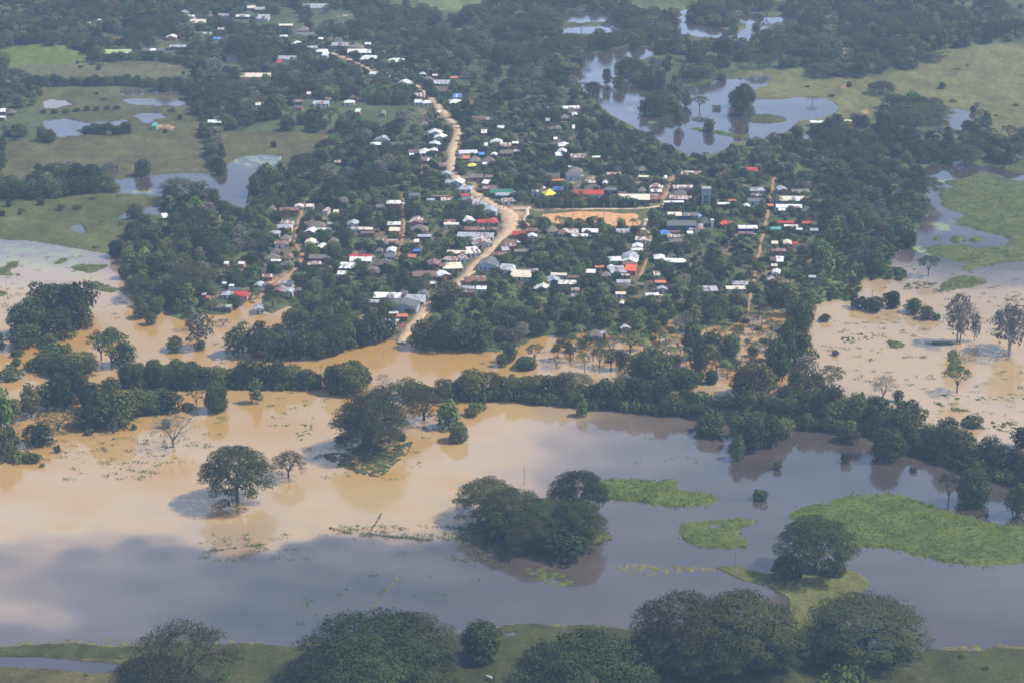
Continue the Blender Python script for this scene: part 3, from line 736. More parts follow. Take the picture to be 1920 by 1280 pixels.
# tile origin in the photograph, then per line: centre x, centre y, width, height (in 4x-zoomed pixels), shape+roof [wall] [yaw] [wall height]
TILES = {'A': (0, 0), 'B': (480, 0), 'C': (960, 0), 'D': (1440, 0), 'E': (0, 320), 'F': (480, 320), 'G': (960, 320), 'H': (1440, 320)}
HOUSES = """
A 1490 158 135 46 gc k -4
A 1375 90 80 30 yw
A 1435 118 60 18 gw w -10
A 1572 115 50 26 pt
A 1680 112 90 28 gz b
A 1825 118 112 24 gw
A 1662 215 60 20 gw
A 1885 52 70 26 gc
A 1530 248 150 26 gz w -8
A 1640 286 80 24 gB w
A 1288 272 85 34 yw k
A 872 384 240 44 gg g 3
A 1150 370 170 30 gd o
A 1345 345 150 26 gz o
A 1740 432 85 50 pt
A 666 170 32 15 gw
A 745 150 30 12 gw
A 18 825 60 36 gw
A 86 836 62 46 pt
A 22 876 46 20 gv
A 1612 908 110 32 gw o
A 1161 936 42 26 sE g
B 0 560 240 44 gc p
B 55 127 95 34 sz w
B 30 62 80 30 gz
B 450 42 200 50 gz w
B 225 186 110 20 gc
B 360 214 90 30 pt
B 372 254 150 40 gd
B 205 270 70 18 gw
B 305 318 75 32 hw
B 486 290 40 14 sw
B 635 330 135 36 gz
B 618 300 70 26 pt
B 494 378 100 30 hw
B 420 352 90 26 gz
B 520 406 50 26 sw l
B 778 380 190 42 gw o
B 840 328 50 16 sw
B 750 345 120 30 pt
B 850 427 150 44 hw w
B 1050 448 132 42 hw w
B 236 430 145 38 gz w
B 172 463 42 20 sR
B 925 550 150 28 gw w -18
B 1030 574 62 26 gz w -16
B 1112 612 92 32 yw w -16
B 1250 553 56 32 yw
B 1342 565 40 12 sw
B 1378 618 180 32 sz l 5
B 1290 588 80 32 pt
B 1482 580 60 20 gT
B 1388 664 120 50 gn
B 1230 708 92 40 gm
B 1278 762 72 32 hw w
B 1215 760 58 24 sw l
B 1510 720 70 30 sB b -5
B 1490 757 112 44 hw w
B 1368 838 36 30 yw
B 1700 882 170 38 gn o
B 1260 926 82 46 pt
B 1712 982 46 40 gw
B 1832 954 62 20 sw
B 1385 880 58 20 gn
B 490 766 130 36 gz w
B 542 740 50 25 gn
B 315 755 80 30 gn
B 322 800 60 26 gn
B 700 760 86 30 hw w
B 724 725 50 30 pt
B 765 830 40 24 sw
B 395 700 34 20 sw
B 18 778 40 30 gw
B 960 838 26 30 gz
B 952 1036 120 36 yz w
B 900 1076 95 30 hw
B 1050 1075 130 30 gt
B 1345 988 130 40 yw l
B 1384 1022 100 42 yw w
B 1345 1076 86 46 yw w 12
B 1265 1130 92 46 hw w
B 1335 1124 60 34 yw
B 1180 1132 80 34 gn
B 1282 1190 100 42 gn
B 1166 1160 40 16 sw
B 612 1210 50 26 gm
B 1590 1136 150 36 gv w 4
B 1638 1136 24 32 sR
B 1692 1150 50 28 gB
B 1578 1176 60 36 gT
B 1640 1190 90 48 pt
B 1742 1196 110 48 pt
B 1785 1155 52 26 yw
B 1872 1136 100 40 gt
B 1620 1236 66 32 hY
B 1716 1228 40 16 sw
B 1802 1060 100 40 yw
B 1870 1082 90 40 gm
B 1726 1080 30 34 gw
B 1400 1232 60 40 gr
C 436 803 150 30 gw w
C 450 826 90 34 pt
C 470 856 46 30 yw
C 392 872 70 40 pt
C 340 952 66 48 pt
C 460 948 26 38 gw
C 268 895 36 30 gz
C 276 808 30 12 sw
C 325 1037 32 25 gw
C 318 1070 60 40 pt
C 386 1080 90 40 hw
C 375 1128 76 36 yw
C 350 1158 52 28 sw
C 500 1166 126 40 gm p
C 630 1176 66 16 gw
C 26 1068 50 22 gw
C 36 1130 60 20 gw
C 445 1250 50 15 sw
C 475 1272 118 40 pt
C 975 1262 90 34 pt
C 1795 1266 100 42 gR w
D 370 912 118 26 gw
D 600 905 58 18 gc
E 1236 340 50 36 sw o 20
E 1700 690 36 30 gw
E 1815 690 50 26 gw -12
E 1682 845 36 13 sw
E 1737 862 40 15 sw
E 1765 886 110 30 gd
E 1706 916 92 40 hz w
E 1820 918 112 46 gR p -10
E 1646 1010 66 50 pt
E 1715 1012 54 28 gz
E 1532 925 40 20 gz
E 1562 945 30 24 gT
F 125 278 86 52 pt w
F 245 285 150 34 gr k 8
F 322 262 70 26 yw
F 408 258 60 30 gc
F 656 214 92 44 pt w
F 528 294 48 40 ym w -10
F 602 302 42 30 gc
F 240 382 96 38 gm w -12
F 212 414 140 40 hz y
F 140 460 92 36 hz w
F 222 496 80 36 pt
F 456 400 140 44 pt
F 560 394 50 20 gz
F 416 446 92 42 yw k -14
F 515 436 110 22 gw g
F 410 527 86 40 yc y
F 486 562 56 44 yw o -20
F 578 520 92 40 pt
F 192 536 115 36 gr w 5
F 145 600 82 54 pt
F 120 640 120 36 pt
F 248 638 72 44 yr y
F 465 640 140 44 gt
F 150 675 80 14 sw
F 236 692 120 34 pt
F 436 690 110 34 gm
F 86 785 80 34 gm k
F 22 850 62 46 yz b
F 240 832 92 34 gz w -10
F 181 888 92 52 yr o -14
F 250 896 70 40 yz w
F 20 1020 76 48 yz w 10
F 326 886 60 30 gd
F 729 388 86 42 yz w
F 740 428 66 30 gz w
F 1030 233 112 36 hw k 0 4.4
F 934 262 76 34 gd
F 1186 176 92 30 hd p 0 3.2
F 1312 215 66 22 gz
F 1430 210 96 32 gm w
F 1380 190 140 16 gn
F 1030 393 116 34 gw k
F 1041 436 86 38 gc k
F 1206 370 116 60 ym k -8
F 1222 426 152 46 pt
F 826 432 110 26 gc
F 836 462 110 24 gn
F 1010 527 118 48 gm w -8
F 1016 590 76 42 yw w
F 1004 630 82 42 gd l
F 1265 486 110 26 gz
F 1204 523 42 32 gw
F 1205 597 62 22 sB b 6
F 1170 636 70 34 gT
F 925 590 60 48 pt
F 910 512 40 36 pt
F 785 636 172 30 gR w
F 785 666 176 34 sw w
F 800 604 62 30 pt
F 956 680 150 46 pt
F 690 714 134 46 sw o -4
F 645 768 74 28 sw
F 870 736 150 48 pt
F 1428 16 72 34 yz w
F 1512 76 108 40 yw w -14
F 1450 78 60 34 gz w
F 1574 124 106 42 hz w -10
F 1570 180 70 22 gR
F 1660 206 100 44 gm w -12
F 1680 240 118 42 gz w -10
F 1578 206 80 38 gd
F 1756 286 116 54 yz w -6
F 1725 86 56 30 sw o -20
F 1650 36 120 40 gt
F 1750 40 62 26 gr
F 1750 122 120 36 gr k
F 1840 150 180 42 gG o
F 1866 179 150 22 sz b
F 1884 216 92 34 gm w
F 1455 376 90 40 gr w
F 1465 400 122 16 sc w
F 1590 362 90 46 yw w 10
F 1692 376 70 34 gR w
F 1774 370 84 46 hR w
F 1690 432 270 34 gr k
F 1650 476 290 48 gz w -4
F 1688 522 160 70 ym w 14
F 1628 598 96 50 sw w 18
F 1515 608 170 36 gc k -6
F 1464 656 110 40 gm w
F 1550 650 80 40 ym w 14
F 1470 704 158 64 hc a 8
F 1332 690 118 56 yr k
F 1398 702 58 34 gr
F 1265 766 188 56 gn
F 1402 770 95 46 yw k 26
F 1326 838 42 26 gw
F 1645 804 178 58 hr k 8
F 1865 580 62 42 gz k 14
F 1826 622 132 46 gr k 10
F 1904 548 96 46 gr k 10
F 1580 872 130 32 gz w -4
F 1690 880 84 26 sw w
F 1590 902 110 30 gn
F 985 938 220 44 sw o -4
F 1194 960 166 56 sz w -6
F 1256 914 92 40 yd w
F 1106 910 74 32 pt
F 892 976 100 32 gz k
F 1098 1082 90 30 gT k
F 1032 1066 72 14 sw
F 985 1124 170 54 hz w -8
F 966 1168 80 46 yz w -20
F 895 1186 100 42 gz o
F 850 1240 120 56 pt
F 1386 1180 60 42 gr
F 1462 1180 100 56 pt
F 1540 1190 56 42 hr
G 1340 14 164 38 gm p
G 305 32 118 48 gt
G 460 26 120 44 gd l
G 762 20 110 22 gm
G 340 70 120 20 gT
G 592 78 88 32 gm
G 696 86 42 32 yw
G 1150 50 26 34 yw
G 988 42 80 20 gc
G 188 150 100 26 gd w
G 232 130 40 16 sw
G 350 132 86 40 gB o -6
G 580 158 226 46 gR w 0 3.4
G 600 120 130 42 pt
G 736 136 102 30 hd b
G 915 192 246 60 gc o 0 3.6
G 1072 188 86 56 gr k
G 1080 148 90 30 gw
G 1082 116 110 38 ym k
G 972 138 70 30 pt
G 826 166 76 28 gn
G 1280 118 160 34 gm w
G 1250 164 128 48 pt
G 1264 198 180 36 gm k
G 1212 232 160 18 gw
G 1840 136 130 36 hz w
G 1820 178 120 28 gn
G 1820 216 126 34 gd w
G 1650 222 66 18 gT
G 1586 245 100 20 gw
G 1760 262 54 32 yw
G 1218 322 114 40 gc b 0 5.5
G 1335 324 118 36 gd b 0 5.5
G 1270 388 236 56 gd b 0 4.5
G 1404 338 26 40 sB b
G 1450 372 90 54 hd o
G 1414 406 42 26 gz
G 1376 428 122 26 gm w 6
G 1596 394 76 48 yO p
G 1766 420 154 34 gw b 0 3
G 1750 466 120 26 gn k
G 1190 456 150 22 gn k
G 1216 486 110 30 gm w
G 1230 520 112 38 ht w
G 1336 466 50 22 sw
G 56 466 110 42 gR k -8
G 150 440 92 32 gr k
G 152 484 78 32 yw w
G 300 434 90 46 pt
G 372 456 60 42 gr
G 442 446 130 46 gm k
G 586 446 130 40 gw w
G 502 482 138 28 gw l
G 838 448 122 44 gz w -3
G 970 506 90 38 gm w -14
G 46 530 30 22 sw o 20
G 72 596 120 30 gt
G 942 560 84 34 yw w
G 938 588 92 24 hw w
G 770 656 108 44 hw w
G 888 634 140 56 yz w -12
G 886 664 124 46 yw w -12
G 882 694 116 34 gr k -8
G 892 732 90 46 sO k -10
G 790 744 128 54 sz w 12
G 742 724 58 36 yw
G 655 718 72 20 gT
G 852 778 72 24 gm k
G 590 756 76 28 sw o -4
G 702 772 80 34 pt
G 1104 642 90 44 hw w
G 1192 636 80 46 pt
G 1210 676 200 32 sw o -3
G 1086 768 56 38 gm w
G 8 732 42 56 yw w
G 76 780 150 40 gc w -4
G 102 746 124 38 gd
G 168 742 60 26 gz l
G 308 812 112 48 yz b 8
G 352 774 128 24 gc w -6
G 415 832 146 42 gw b -4
G 460 792 90 28 gn
G 230 866 112 54 yw w -4
G 476 886 70 26 gm
G 462 932 50 30 gz
G 835 826 112 34 gz w
G 842 860 150 48 pt
G 815 916 84 26 gc w
G 1112 830 90 28 gT b
G 1124 880 92 26 yz w
G 1050 924 110 28 hw w
G 960 846 60 30 gt
G 1712 838 130 40 hz w
G 1487 886 116 42 sz w
G 1680 880 160 26 sc w
G 850 1168 86 28 yw k
G 822 990 40 26 yw
G 620 1214 130 56 pt
G 686 1208 46 34 gz
H 104 132 80 40 yz k 8
H 240 150 140 36 gt
H 196 205 240 50 gc a -3
H 155 263 206 36 gw o -3
H 106 290 60 28 gw o -10
H 292 286 100 34 pt
H 132 384 130 25 gR k
H 284 386 70 24 gR k
H 56 430 84 30 hE g
H 172 413 110 20 gw
H 236 436 50 22 gw -16
H 346 440 66 26 gz
H 50 536 54 30 gc k -8
H 146 536 68 40 yc p
H 206 540 46 26 gR w -10
H 76 592 120 30 gr k
H 36 656 50 44 gn
H 86 666 66 42 sw o -12
H 46 706 50 26 gc k
H 62 754 66 40 yw w -12
H 24 808 60 34 ym p
H 16 256 50 24 gT
H 330 792 60 24 gz
"""
# landmarks used in the wording of the labels: pixel, phrase
LM = [(218, 97, 'the long pale green roof'), (480, 142, 'the cream roof with pink wall'), (372, 40, 'the top-edge cream roof'), (740, 112, 'the upper road hip roof'), (402, 228, 'the white-roofed field hut'),
      (290, 182, 'the two narrow fish ponds'), (905, 220, 'the long brown barn'), (852, 155, 'the road bend white shed'), (820, 250, 'the paired white roofs by the road'), (885, 308, 'the yellow roof'), (900, 284, 'the lilac roof'),
      (1068, 200, 'the topmost village white roof'), (1058, 272, 'the stepped white roofs'), (940, 360, 'the dark green market roof'), (1218, 160, 'the drowned grove in the upper lake'), (1095, 25, 'the oval pond at the top'), (340, 350, 'the left pond umbrella tree'),
      (1045, 355, 'the blue roof beside the pitch'), (1105, 359, 'the long red roof'), (1190, 368, 'the large cream shed behind the pitch'), (1323, 368, 'the concrete water tower'), (1409, 318, 'the red roof near the upper lake'), (1105, 410, 'the orange dirt pitch'), (1244, 436, 'the blue tent roof'),
      (1278, 415, 'the dark two-storey building'), (1359, 418, 'the orange-red roof'), (1401, 425, 'the white roof on blue walls'), (1490, 371, 'the right lane cream roof'), (1487, 416, 'the right lane red roof'), (1462, 487, 'the right lane white roof'),
      (1380, 541, 'the two narrow pale roofs'), (1183, 503, 'the middle lane orange roof'), (1263, 489, 'the long white roof in the palms'), (1022, 520, 'the bright white yard roof'), (1064, 528, 'the white roof with blue walls'), (975, 437, 'the crimson roof by the road'), (1174, 612, 'the lone white hut above the flood'),
      (920, 500, 'the pale blue gabled hall'), (892, 520, 'the rusty hip roof by the road'), (895, 440, 'the long grey roof by the road'), (847, 497, 'the beige hip roof by the road'), (676, 483, 'the red and white roof'), (652, 498, 'the wide white sheet roof'), (738, 378, 'the two-storey brick house'), (778, 366, 'the pink-walled house'),
      (782, 418, 'the lane-side thatched house'), (552, 392, 'the head of the left lane'), (584, 455, 'the left lane brown thatch'), (525, 542, 'the flood-edge striped roof'), (455, 550, 'the flood-edge red roof'), (725, 556, 'the long white roof above the landing'), (755, 572, 'the warehouse above the landing'),
      (755, 616, 'the red canopy at the landing'), (845, 615, 'the thatched huts above the flood'), (98, 580, 'the round left wooded island'), (445, 890, 'the great lone umbrella tree'), (690, 790, 'the weedy umbrella clump'), (1010, 960, 'the big midstream clump'),
      (1240, 922, 'the green reed raft'), (1340, 1000, 'the notched green raft'), (1700, 985, 'the long green bank'), (1528, 1030, 'the lone tree by the green bank'), (1340, 1165, 'the huge twin crown'), (905, 1205, 'the round dark bush'), (345, 1230, 'the bare-limbed tree at the bottom edge'), (695, 1230, 'the broad crown at the bottom edge'),
      (1495, 610, 'the drowned street hedge'), (1800, 600, 'the tall grey flood tree'), (1892, 630, 'the right edge twiggy tree'), (650, 710, 'the round end of the river hedge'), (420, 700, 'the long river hedge'), (1215, 690, 'the dark mound tree above the hedge'), (1420, 820, 'the bulge of the right hedge'),
      (1665, 835, 'the hedge foot round tree'), (1820, 910, 'the ball-shaped tree in blue water'), (1810, 375, 'the wide right marsh'), (1780, 225, 'the right pasture pond'), (1560, 180, 'the upper right pasture'), (60, 110, 'the bright green meadow'), (250, 290, 'the left pasture'), (540, 290, 'the pasture past the hedge strip'),
      (470, 330, 'the left pond'), (80, 410, 'the left marsh'), (100, 480, 'the weedy water on the left'), (500, 230, 'the wood left of town'), (1700, 60, 'the far wood at top right'), (150, 40, 'the far wood at top left')]
DIRS = {'l': 'left of', 'r': 'right of', 'b': 'behind', 'f': 'in front of'}
ORD = ['nearest', 'second nearest', 'third nearest', 'fourth nearest', 'fifth nearest', 'sixth nearest', 'seventh nearest', 'eighth nearest', 'ninth nearest', 'tenth nearest']
def ordw(i):
    return ORD[i] if i < len(ORD) else str(i + 1) + 'th nearest'
PENDING = []       # (object, descriptor, px, py): labels are worded once everything stands
def later(o, desc, px, py):
    PENDING.append((o, desc, px, py))

def word_labels():
    cells = {}
    for o, desc, px, py in PENDING:
        best = None
        for k, (lx, ly, ph) in enumerate(LM):
            d = math.hypot(px - lx, (py - ly) * 1.8)
            if d < 9:
                d = 1e4 + d     # the landmark itself is named by its own hand-written label
            if best is None or d < best[0]:
                best = (d, k)
        lx, ly, ph = LM[best[1]]
        dx = px - lx; dy = (py - ly) * 1.8
        dr = ('r' if dx > 0 else 'l') if abs(dx) > abs(dy) else ('f' if dy > 0 else 'b')
        cells.setdefault((desc, best[1], dr), []).append((best[0], o))
    for (desc, k, dr), L_ in cells.items():
        L_.sort(key=lambda t: t[0])
        for i, (d, o) in enumerate(L_):
            s = desc + ' ' + DIRS[dr] + ' ' + LM[k][2]
            if len(L_) > 1:
                s += ', ' + ordw(i)
            o['label'] = ' '.join(s.split()[:16])

ROOFBOX = []
HOUSE_NAMED = {('A', 1490): 'large cream-roofed house near the top edge of the photo', ('A', 872): 'long building with a pale green roof beside the bright meadow', ('B', 0): 'wide cream-roofed house with a pink end wall left of the upper road',
               ('B', 1050): 'detached white hip-roofed house right of the upper road', ('B', 1700): 'long dull brown barn right of the road bend', ('B', 1378): 'long white shed roof above the road bend', ('B', 1620): 'small house with a yellow roof right of the road',
               ('B', 1590): 'pale lilac roofed building right of the road', ('C', 436): 'long white roof at the top of the village by the upper lake', ('F', 1840): 'market hall with a broad dark green roof on the road', ('G', 350): 'house with a clear blue roof above the dirt pitch',
               ('G', 580): 'long bright red-roofed hall behind the dirt pitch', ('G', 915): 'large cream shed behind the right end of the dirt pitch', ('C', 1795): 'house with a plain red roof just below the upper lake', ('G', 1270): 'big dark two-storey building with blue walls right of the pitch',
               ('G', 1596): 'small house with a vivid orange-red roof', ('G', 1766): 'white-roofed house with blue walls beside the right lane', ('H', 196): 'long cream-roofed building right of the right lane', ('H', 132): 'very long red-roofed row house right of the right lane',
               ('H', 86): 'bright white sheet roof house right of the right lane', ('G', 892): 'house with an orange sheet roof on the middle lane', ('G', 1210): 'long narrow white roof among the palms', ('G', 230): 'bright white roofed yard building above the thick trees', ('G', 415): 'white-roofed house with blue walls in the middle of the village',
               ('G', 56): 'crimson-roofed house at the road junction', ('G', 850): 'lone small white hut just above the flood', ('F', 1645): 'rusty hip-roofed house right of the lower road', ('F', 1650): 'long grey-roofed building left of the main road', ('F', 1470): 'beige hip-roofed house at the lower left of the main road',
               ('F', 785): 'dark red roof directly behind a wide white one', ('F', 690): 'wide white sheet roof house below the red and white one', ('F', 1030): 'two-storey brick house with a white hip roof', ('F', 1186): 'pink-walled house with a dark hip roof',
               ('F', 181): 'small house with a rusty striped roof at the flood edge', ('E', 1820): 'red-roofed house at the flood edge on the left', ('F', 985): 'very long white roof above the boat landing', ('F', 850): 'thatched hut left of the landing at the water line', ('F', 1462): 'large thatched hut above the flood right of the landing',
               ('A', 1612): 'white-roofed hut at the head of the field hedge', ('G', 1487): 'left one of the two narrow pale roofs near the right lane', ('G', 1680): 'right one of the two narrow pale roofs near the right lane', ('B', 1345): 'white gabled house left of the road bend'}
GRP = {}
hcount = {}
for line in HOUSES.strip().splitlines():
    f = line.split()
    T = f[0]; zx, zy, zw, zh = map(float, f[1:5]); code = f[5]
    rest = f[6:]
    wallc = None; nums = []
    for r_ in rest:
        if r_ in WALL: wallc = r_
        else: nums.append(float(r_))
    yaw = nums[0] if nums else RND.uniform(-7, 7)
    wh = nums[1] if len(nums) > 1 else (1.9 if code[0] == 'p' else RND.uniform(2.3, 2.9))
    kind, rc = code[0], code[1]
    if wallc is None:
        wallc = RND.choice('waookaao') if kind != 'p' else RND.choice('aoow')
    px = TILES[T][0] + zx / 4; py = TILES[T][1] + zy / 4
    s = scale_at(py, wh)
    dep = dep_at(py)
    w = zw / 4 / s
    app = zh / 4 / s
    if kind == 'p':
        rise_k = 0.55; d = min(app / (0.5 * math.sin(dep) + rise_k * 0.5), w * 1.05); rise = d * rise_k * 0.62
        d = max(d, w * 0.6)
    elif kind == 's':
        rise_k = 0.16; d = app / (math.sin(dep) + rise_k * math.cos(dep)); rise = d * rise_k
    else:
        d = app / (0.5 * math.sin(dep) + 0.19 * math.cos(dep) + 0.10); rise = (w if kind == 'y' else d) * 0.18
        rise = min(max(rise, 0.5), 2.6)
    d = min(max(d, 2.2), 26); w = max(w, 2.0)
    ov = min(0.45, w * 0.06)
    w *= .95; w -= 2 * ov; d = max(d - 2 * ov, 1.6)
    gx, gy = ground_at(px, py, wh + rise * 0.45)
    base_z = 0.2
    ROOFBOX.append((px, py, zw / 4, zh / 4, gy, gx, w, d))
    nm = 'hut' if kind == 'p' or w < 5 else ('house' if w < 16 else 'hall')
    if kind == 's' and w < 9: nm = 'shed'
    full = {'hut': 'village_hut', 'house': 'village_house', 'hall': 'village_hall', 'shed': 'open_shed'}[nm]
    root = empty(full, (gx, gy, base_z), math.radians(yaw))
    desc = ROOF[rc][1] + ' ' + nm
    tag(root, None, nm if nm in ('hut', 'shed') else ('house' if nm == 'house' else 'building'), 'houses, huts and sheds of the flooded village')
    key = (T, int(zx))
    if key in HOUSE_NAMED and (T, int(zx), int(zy)) not in {('B', 1050, 1075), ('B', 1345, 1076), ('F', 1030, 393), ('F', 785, 666), ('F', 1650, 36), ('F', 985, 1124)}:
        root['label'] = HOUSE_NAMED[key]
    else:
        later(root, desc, px, py)
    wm = wall_mesh('g' if kind == 'g' else kind, w, d, wh, rise, WALL[wallc])
    obj('wall', wm, root)
    obj('roof', roof_mesh(kind, w, d, wh + 0.02, rise, ov, ROOF[rc][0]), root)
    if w > 5.5 and kind in 'gsy' and rc not in 'tROGgYE' and RND.random() < .6:
        # odd sheets laid over the weathered ones, and a lean-to at the side
        k = rise / (d / 2 + ov) if kind == 'g' else (rise / (d + 2 * ov) if kind == 's' else 0)
        if kind != 'y':
            for _ in range(RND.choice([1, 2])):
                a0 = RND.uniform(-w * .42, w * .2); a1 = a0 + RND.uniform(.12, .3) * w
                b0 = -d / 2 - ov + .05; b1 = b0 + (d / 2 if kind == 'g' else d) * RND.uniform(.45, .92)
                f_ = lambda yy: wh + .02 + (yy + d / 2 + ov) * k
                Vp = [(a0, b0, f_(b0) + .03), (a1, b0, f_(b0) + .03), (a1, b1, f_(b1) + .03), (a0, b1, f_(b1) + .03)]
                Vp += [(a_, b_, c_ + .05) for a_, b_, c_ in Vp]
                obj('roof_sheet', poly_mesh('roof_sheet', Vp, [(3, 2, 1, 0), (4, 5, 6, 7), (0, 1, 5, 4), (1, 2, 6, 5), (2, 3, 7, 6), (3, 0, 4, 7)], ROOF[RND.choice('rrzzmw')][0]), root)
    if w > 5 and kind in 'gyh' and RND.random() < .45:
        sx_ = RND.choice((-1, 1)); lw = RND.uniform(1.8, 3.0); ld = d * RND.uniform(.4, .7)
        x0_ = sx_ * (w / 2 + ov * .5); x1_ = sx_ * (w / 2 + lw); y0_ = -ld / 2; y1_ = ld / 2
        Vp = [(x0_, y0_, wh - .25), (x1_, y0_, wh - .75), (x1_, y1_, wh - .75), (x0_, y1_, wh - .25)]
        Vp += [(a_, b_, c_ + .08) for a_, b_, c_ in Vp]
        Fp = [(3, 2, 1, 0), (4, 5, 6, 7), (0, 1, 5, 4), (1, 2, 6, 5), (2, 3, 7, 6), (3, 0, 4, 7)]
        if sx_ < 0: Fp = [tuple(reversed(f_)) for f_ in Fp]
        lt = obj('lean_to', poly_mesh('lean_to', Vp, Fp, ROOF[RND.choice('rzznmd')][0]), root)
        for yy in (y0_ + .1, y1_ - .1):
            obj('post', box_mesh('post', (x1_ - sx_ * .15, yy, (wh - .8) / 2), (.14, .14, wh - .8), M_WOOD), lt)
    if w > 3.2 and py > 150:
        nd = 1 if w < 13 else 2
        for i in range(nd):
            dx = (-0.22 + 0.44 * i) * w if nd > 1 else -0.16 * w
            obj('door', box_mesh('door', (dx, -d / 2 - 0.02, 1.0), (1.0, 0.06, 2.0), M_WOOD), root)
        nw = max(1, min(4, int(w / 4.5)))
        for i in range(nw):
            dx = w * (0.5 * (i + 0.8) / nw - 0.02)
            wn = obj('window', box_mesh('window', (dx, -d / 2 - 0.02, 1.45), (1.1, 0.07, 0.9), M_GLASS), root)
        obj('window', box_mesh('window', (w / 2 + 0.02, 0.1 * d, 1.45), (0.07, 1.1, 0.9), M_GLASS), root)

# --- particular buildings: the gabled hall by the road, its white neighbour, the warehouse above the landing
def special(name, label, cat, px, py, w, d, wh, rise, kind, rm, wm, yaw, nwin=4):
    gx, gy = ground_at(px, py, wh + rise * .5)
    root = tag(empty(name, (gx, gy, 0.2), math.radians(yaw)), label, cat)
    obj('wall', wall_mesh(kind, w, d, wh, rise, wm), root)
    obj('roof', roof_mesh(kind, w, d, wh + .02, rise, .35, rm), root)
    for i in range(nwin):
        x = -w / 2 + w * (i + .6) / nwin
        obj('window', box_mesh('window', (x, -d / 2 - .02, wh * .5), (w / nwin * .34, .07, wh * .32), M_GLASS), root)
    obj('door', box_mesh('door', (w * .28, -d / 2 - .03, 1.1), (1.3, .08, 2.2), M_WOOD), root)
    s = scale_at(py)
    ROOFBOX.append((px, py + 3, w * s, (d * .3 + wh) * s, gy, gx, w, d))
    return root
special('gabled_hall', 'pale blue gabled hall with grey roof right of the main road', 'building', 917, 490, 10.0, 11, 3.3, 1.7, 'y', ROOF['d'][0], WALL['l'], -12)
special('village_shop', 'white-walled shop attached right of the pale blue hall', 'building', 949, 501, 6.2, 8, 3.4, .5, 's', ROOF['z'][0], WALL['w'], -12, 2)
special('village_house', 'long cream-fronted house right of the white shop', 'house', 977, 510, 9.5, 9, 2.8, 1.2, 'g', ROOF['c'][0], WALL['w'], -6, 3)
special('warehouse', 'pale blue warehouse with a dark gabled roof above the landing', 'building', 755, 567, 15.5, 10, 3.3, 1.8, 'y', ROOF['d'][0], WALL['l'], -6, 4)

# yellow pyramid roof and the covered stage by the pitch
gx, gy = ground_at(1030, 368, 1.5)
root = tag(empty('covered_stage', (gx, gy, 0.2), math.radians(20)), 'yellow tent-like roof of the covered stage beside the pitch', 'stage')
obj('roof', roof_mesh('p', 7.5, 7, 3.0, 2.8, .2, ROOF['Y'][0]), root)
obj('stage_floor', box_mesh('stage_floor', (0, 0, .5), (7, 6.5, 1.0), M_CONC), root)
for sx in (-1, 1):
    for sy in (-1, 1):
        obj('post', box_mesh('post', (sx * 3.3, sy * 3.0, 2.0), (.3, .3, 2.6), M_CONC), root)
ROOFBOX.append((1030, 364, 24, 14, gy, gx, 11, 10))
gx, gy = ground_at(1245, 437, 2.6)
root = tag(empty('market_tent', (gx, gy, 0.2), 0), 'light blue domed tent roof at the head of the middle lane', 'tent')
obj('roof', roof_mesh('p', 7.4, 6.5, 2.4, 1.9, .1, ROOF['B'][0]), root)
for sx in (-1, 1):
    for sy in (-1, 1):
        obj('post', box_mesh('post', (sx * 3.4, sy * 3, 1.15), (.15, .15, 2.3), M_CONC), root)
ROOFBOX.append((1245, 436, 26, 8, gy, gx, 7, 6))
gx, gy = ground_at(754, 625, 0)
root = tag(empty('landing_canopy', (gx, gy, 0.0), .1), 'small red canopy on dark posts at the water landing', 'canopy')
obj('roof', roof_mesh('g', 2.6, 2.2, 4.1, .35, .1, ROOF['R'][0]), root)
for sx in (-1, 1):
    for sy in (-1, 1):
        obj('post', box_mesh('post', (sx * 1.1, sy * .9, 1.8), (.14, .14, 4.6), M_WOOD), root)
ROOFBOX.append((754, 618, 10, 22, gy, gx, 2, 2))

# ------------------------------------------------------------------ water towers
gx, gy = ground_at(1323, 394, 0)
root = tag(empty('water_tower', (gx, gy, 0.2)), 'tall dark concrete water tower standing above the banana plants', 'water tower')
for sx in (-1, 1):
    for sy in (-1, 1):
        obj('column', box_mesh('column', (sx * 2.0, sy * 2.0, 4.6), (.55, .55, 9.2), M_CONC), root)
for z in (3.0, 6.2):
    obj('beam', box_mesh('beam', (0, -2.0, z), (3.4, .35, .4), M_CONC), root)
    obj('beam', box_mesh('beam', (0, 2.0, z), (3.4, .35, .4), M_CONC), root)
obj('tank', box_mesh('tank', (0, 0, 11.2), (5.2, 5.2, 4.0), M_CONC), root)
obj('lid', box_mesh('lid', (0, 0, 13.33), (5.6, 5.6, .26), M_CONC), root)
ROOFBOX.append((1323, 370, 18, 40, gy, gx, 5, 5))
gx, gy = ground_at(1335, 428, 0)
root = tag(empty('water_tower', (gx, gy, 0.2)), 'slim white water tower left of the orange-red roof', 'water tower')
obj('column', box_mesh('column', (0, 0, 1.7), (1.2, 1.2, 3.4), M_WHITE), root)
obj('tank', box_mesh('tank', (0, 0, 4.2), (1.9, 1.9, 1.6), M_WHITE), root)
ROOFBOX.append((1335, 420, 8, 14, gy, gx, 2, 2))

# ------------------------------------------------------------------ poles, goals, fences
def tube(P, R, n=6):
    V = []; F = []
    P = [Vector(p) for p in P]
    for i, p in enumerate(P):
        d = (P[min(i + 1, len(P) - 1)] - P[max(i - 1, 0)]).normalized()
        a = d.orthogonal().normalized(); b_ = d.cross(a)
        for k in range(n):
            t = 2 * math.pi * k / n
            V.append(tuple(p + (a * math.cos(t) + b_ * math.sin(t)) * R[i]))
    for i in range(len(P) - 1):
        for k in range(n):
            F.append((i * n + k, i * n + (k + 1) % n, (i + 1) * n + (k + 1) % n, (i + 1) * n + k))
    return V, F

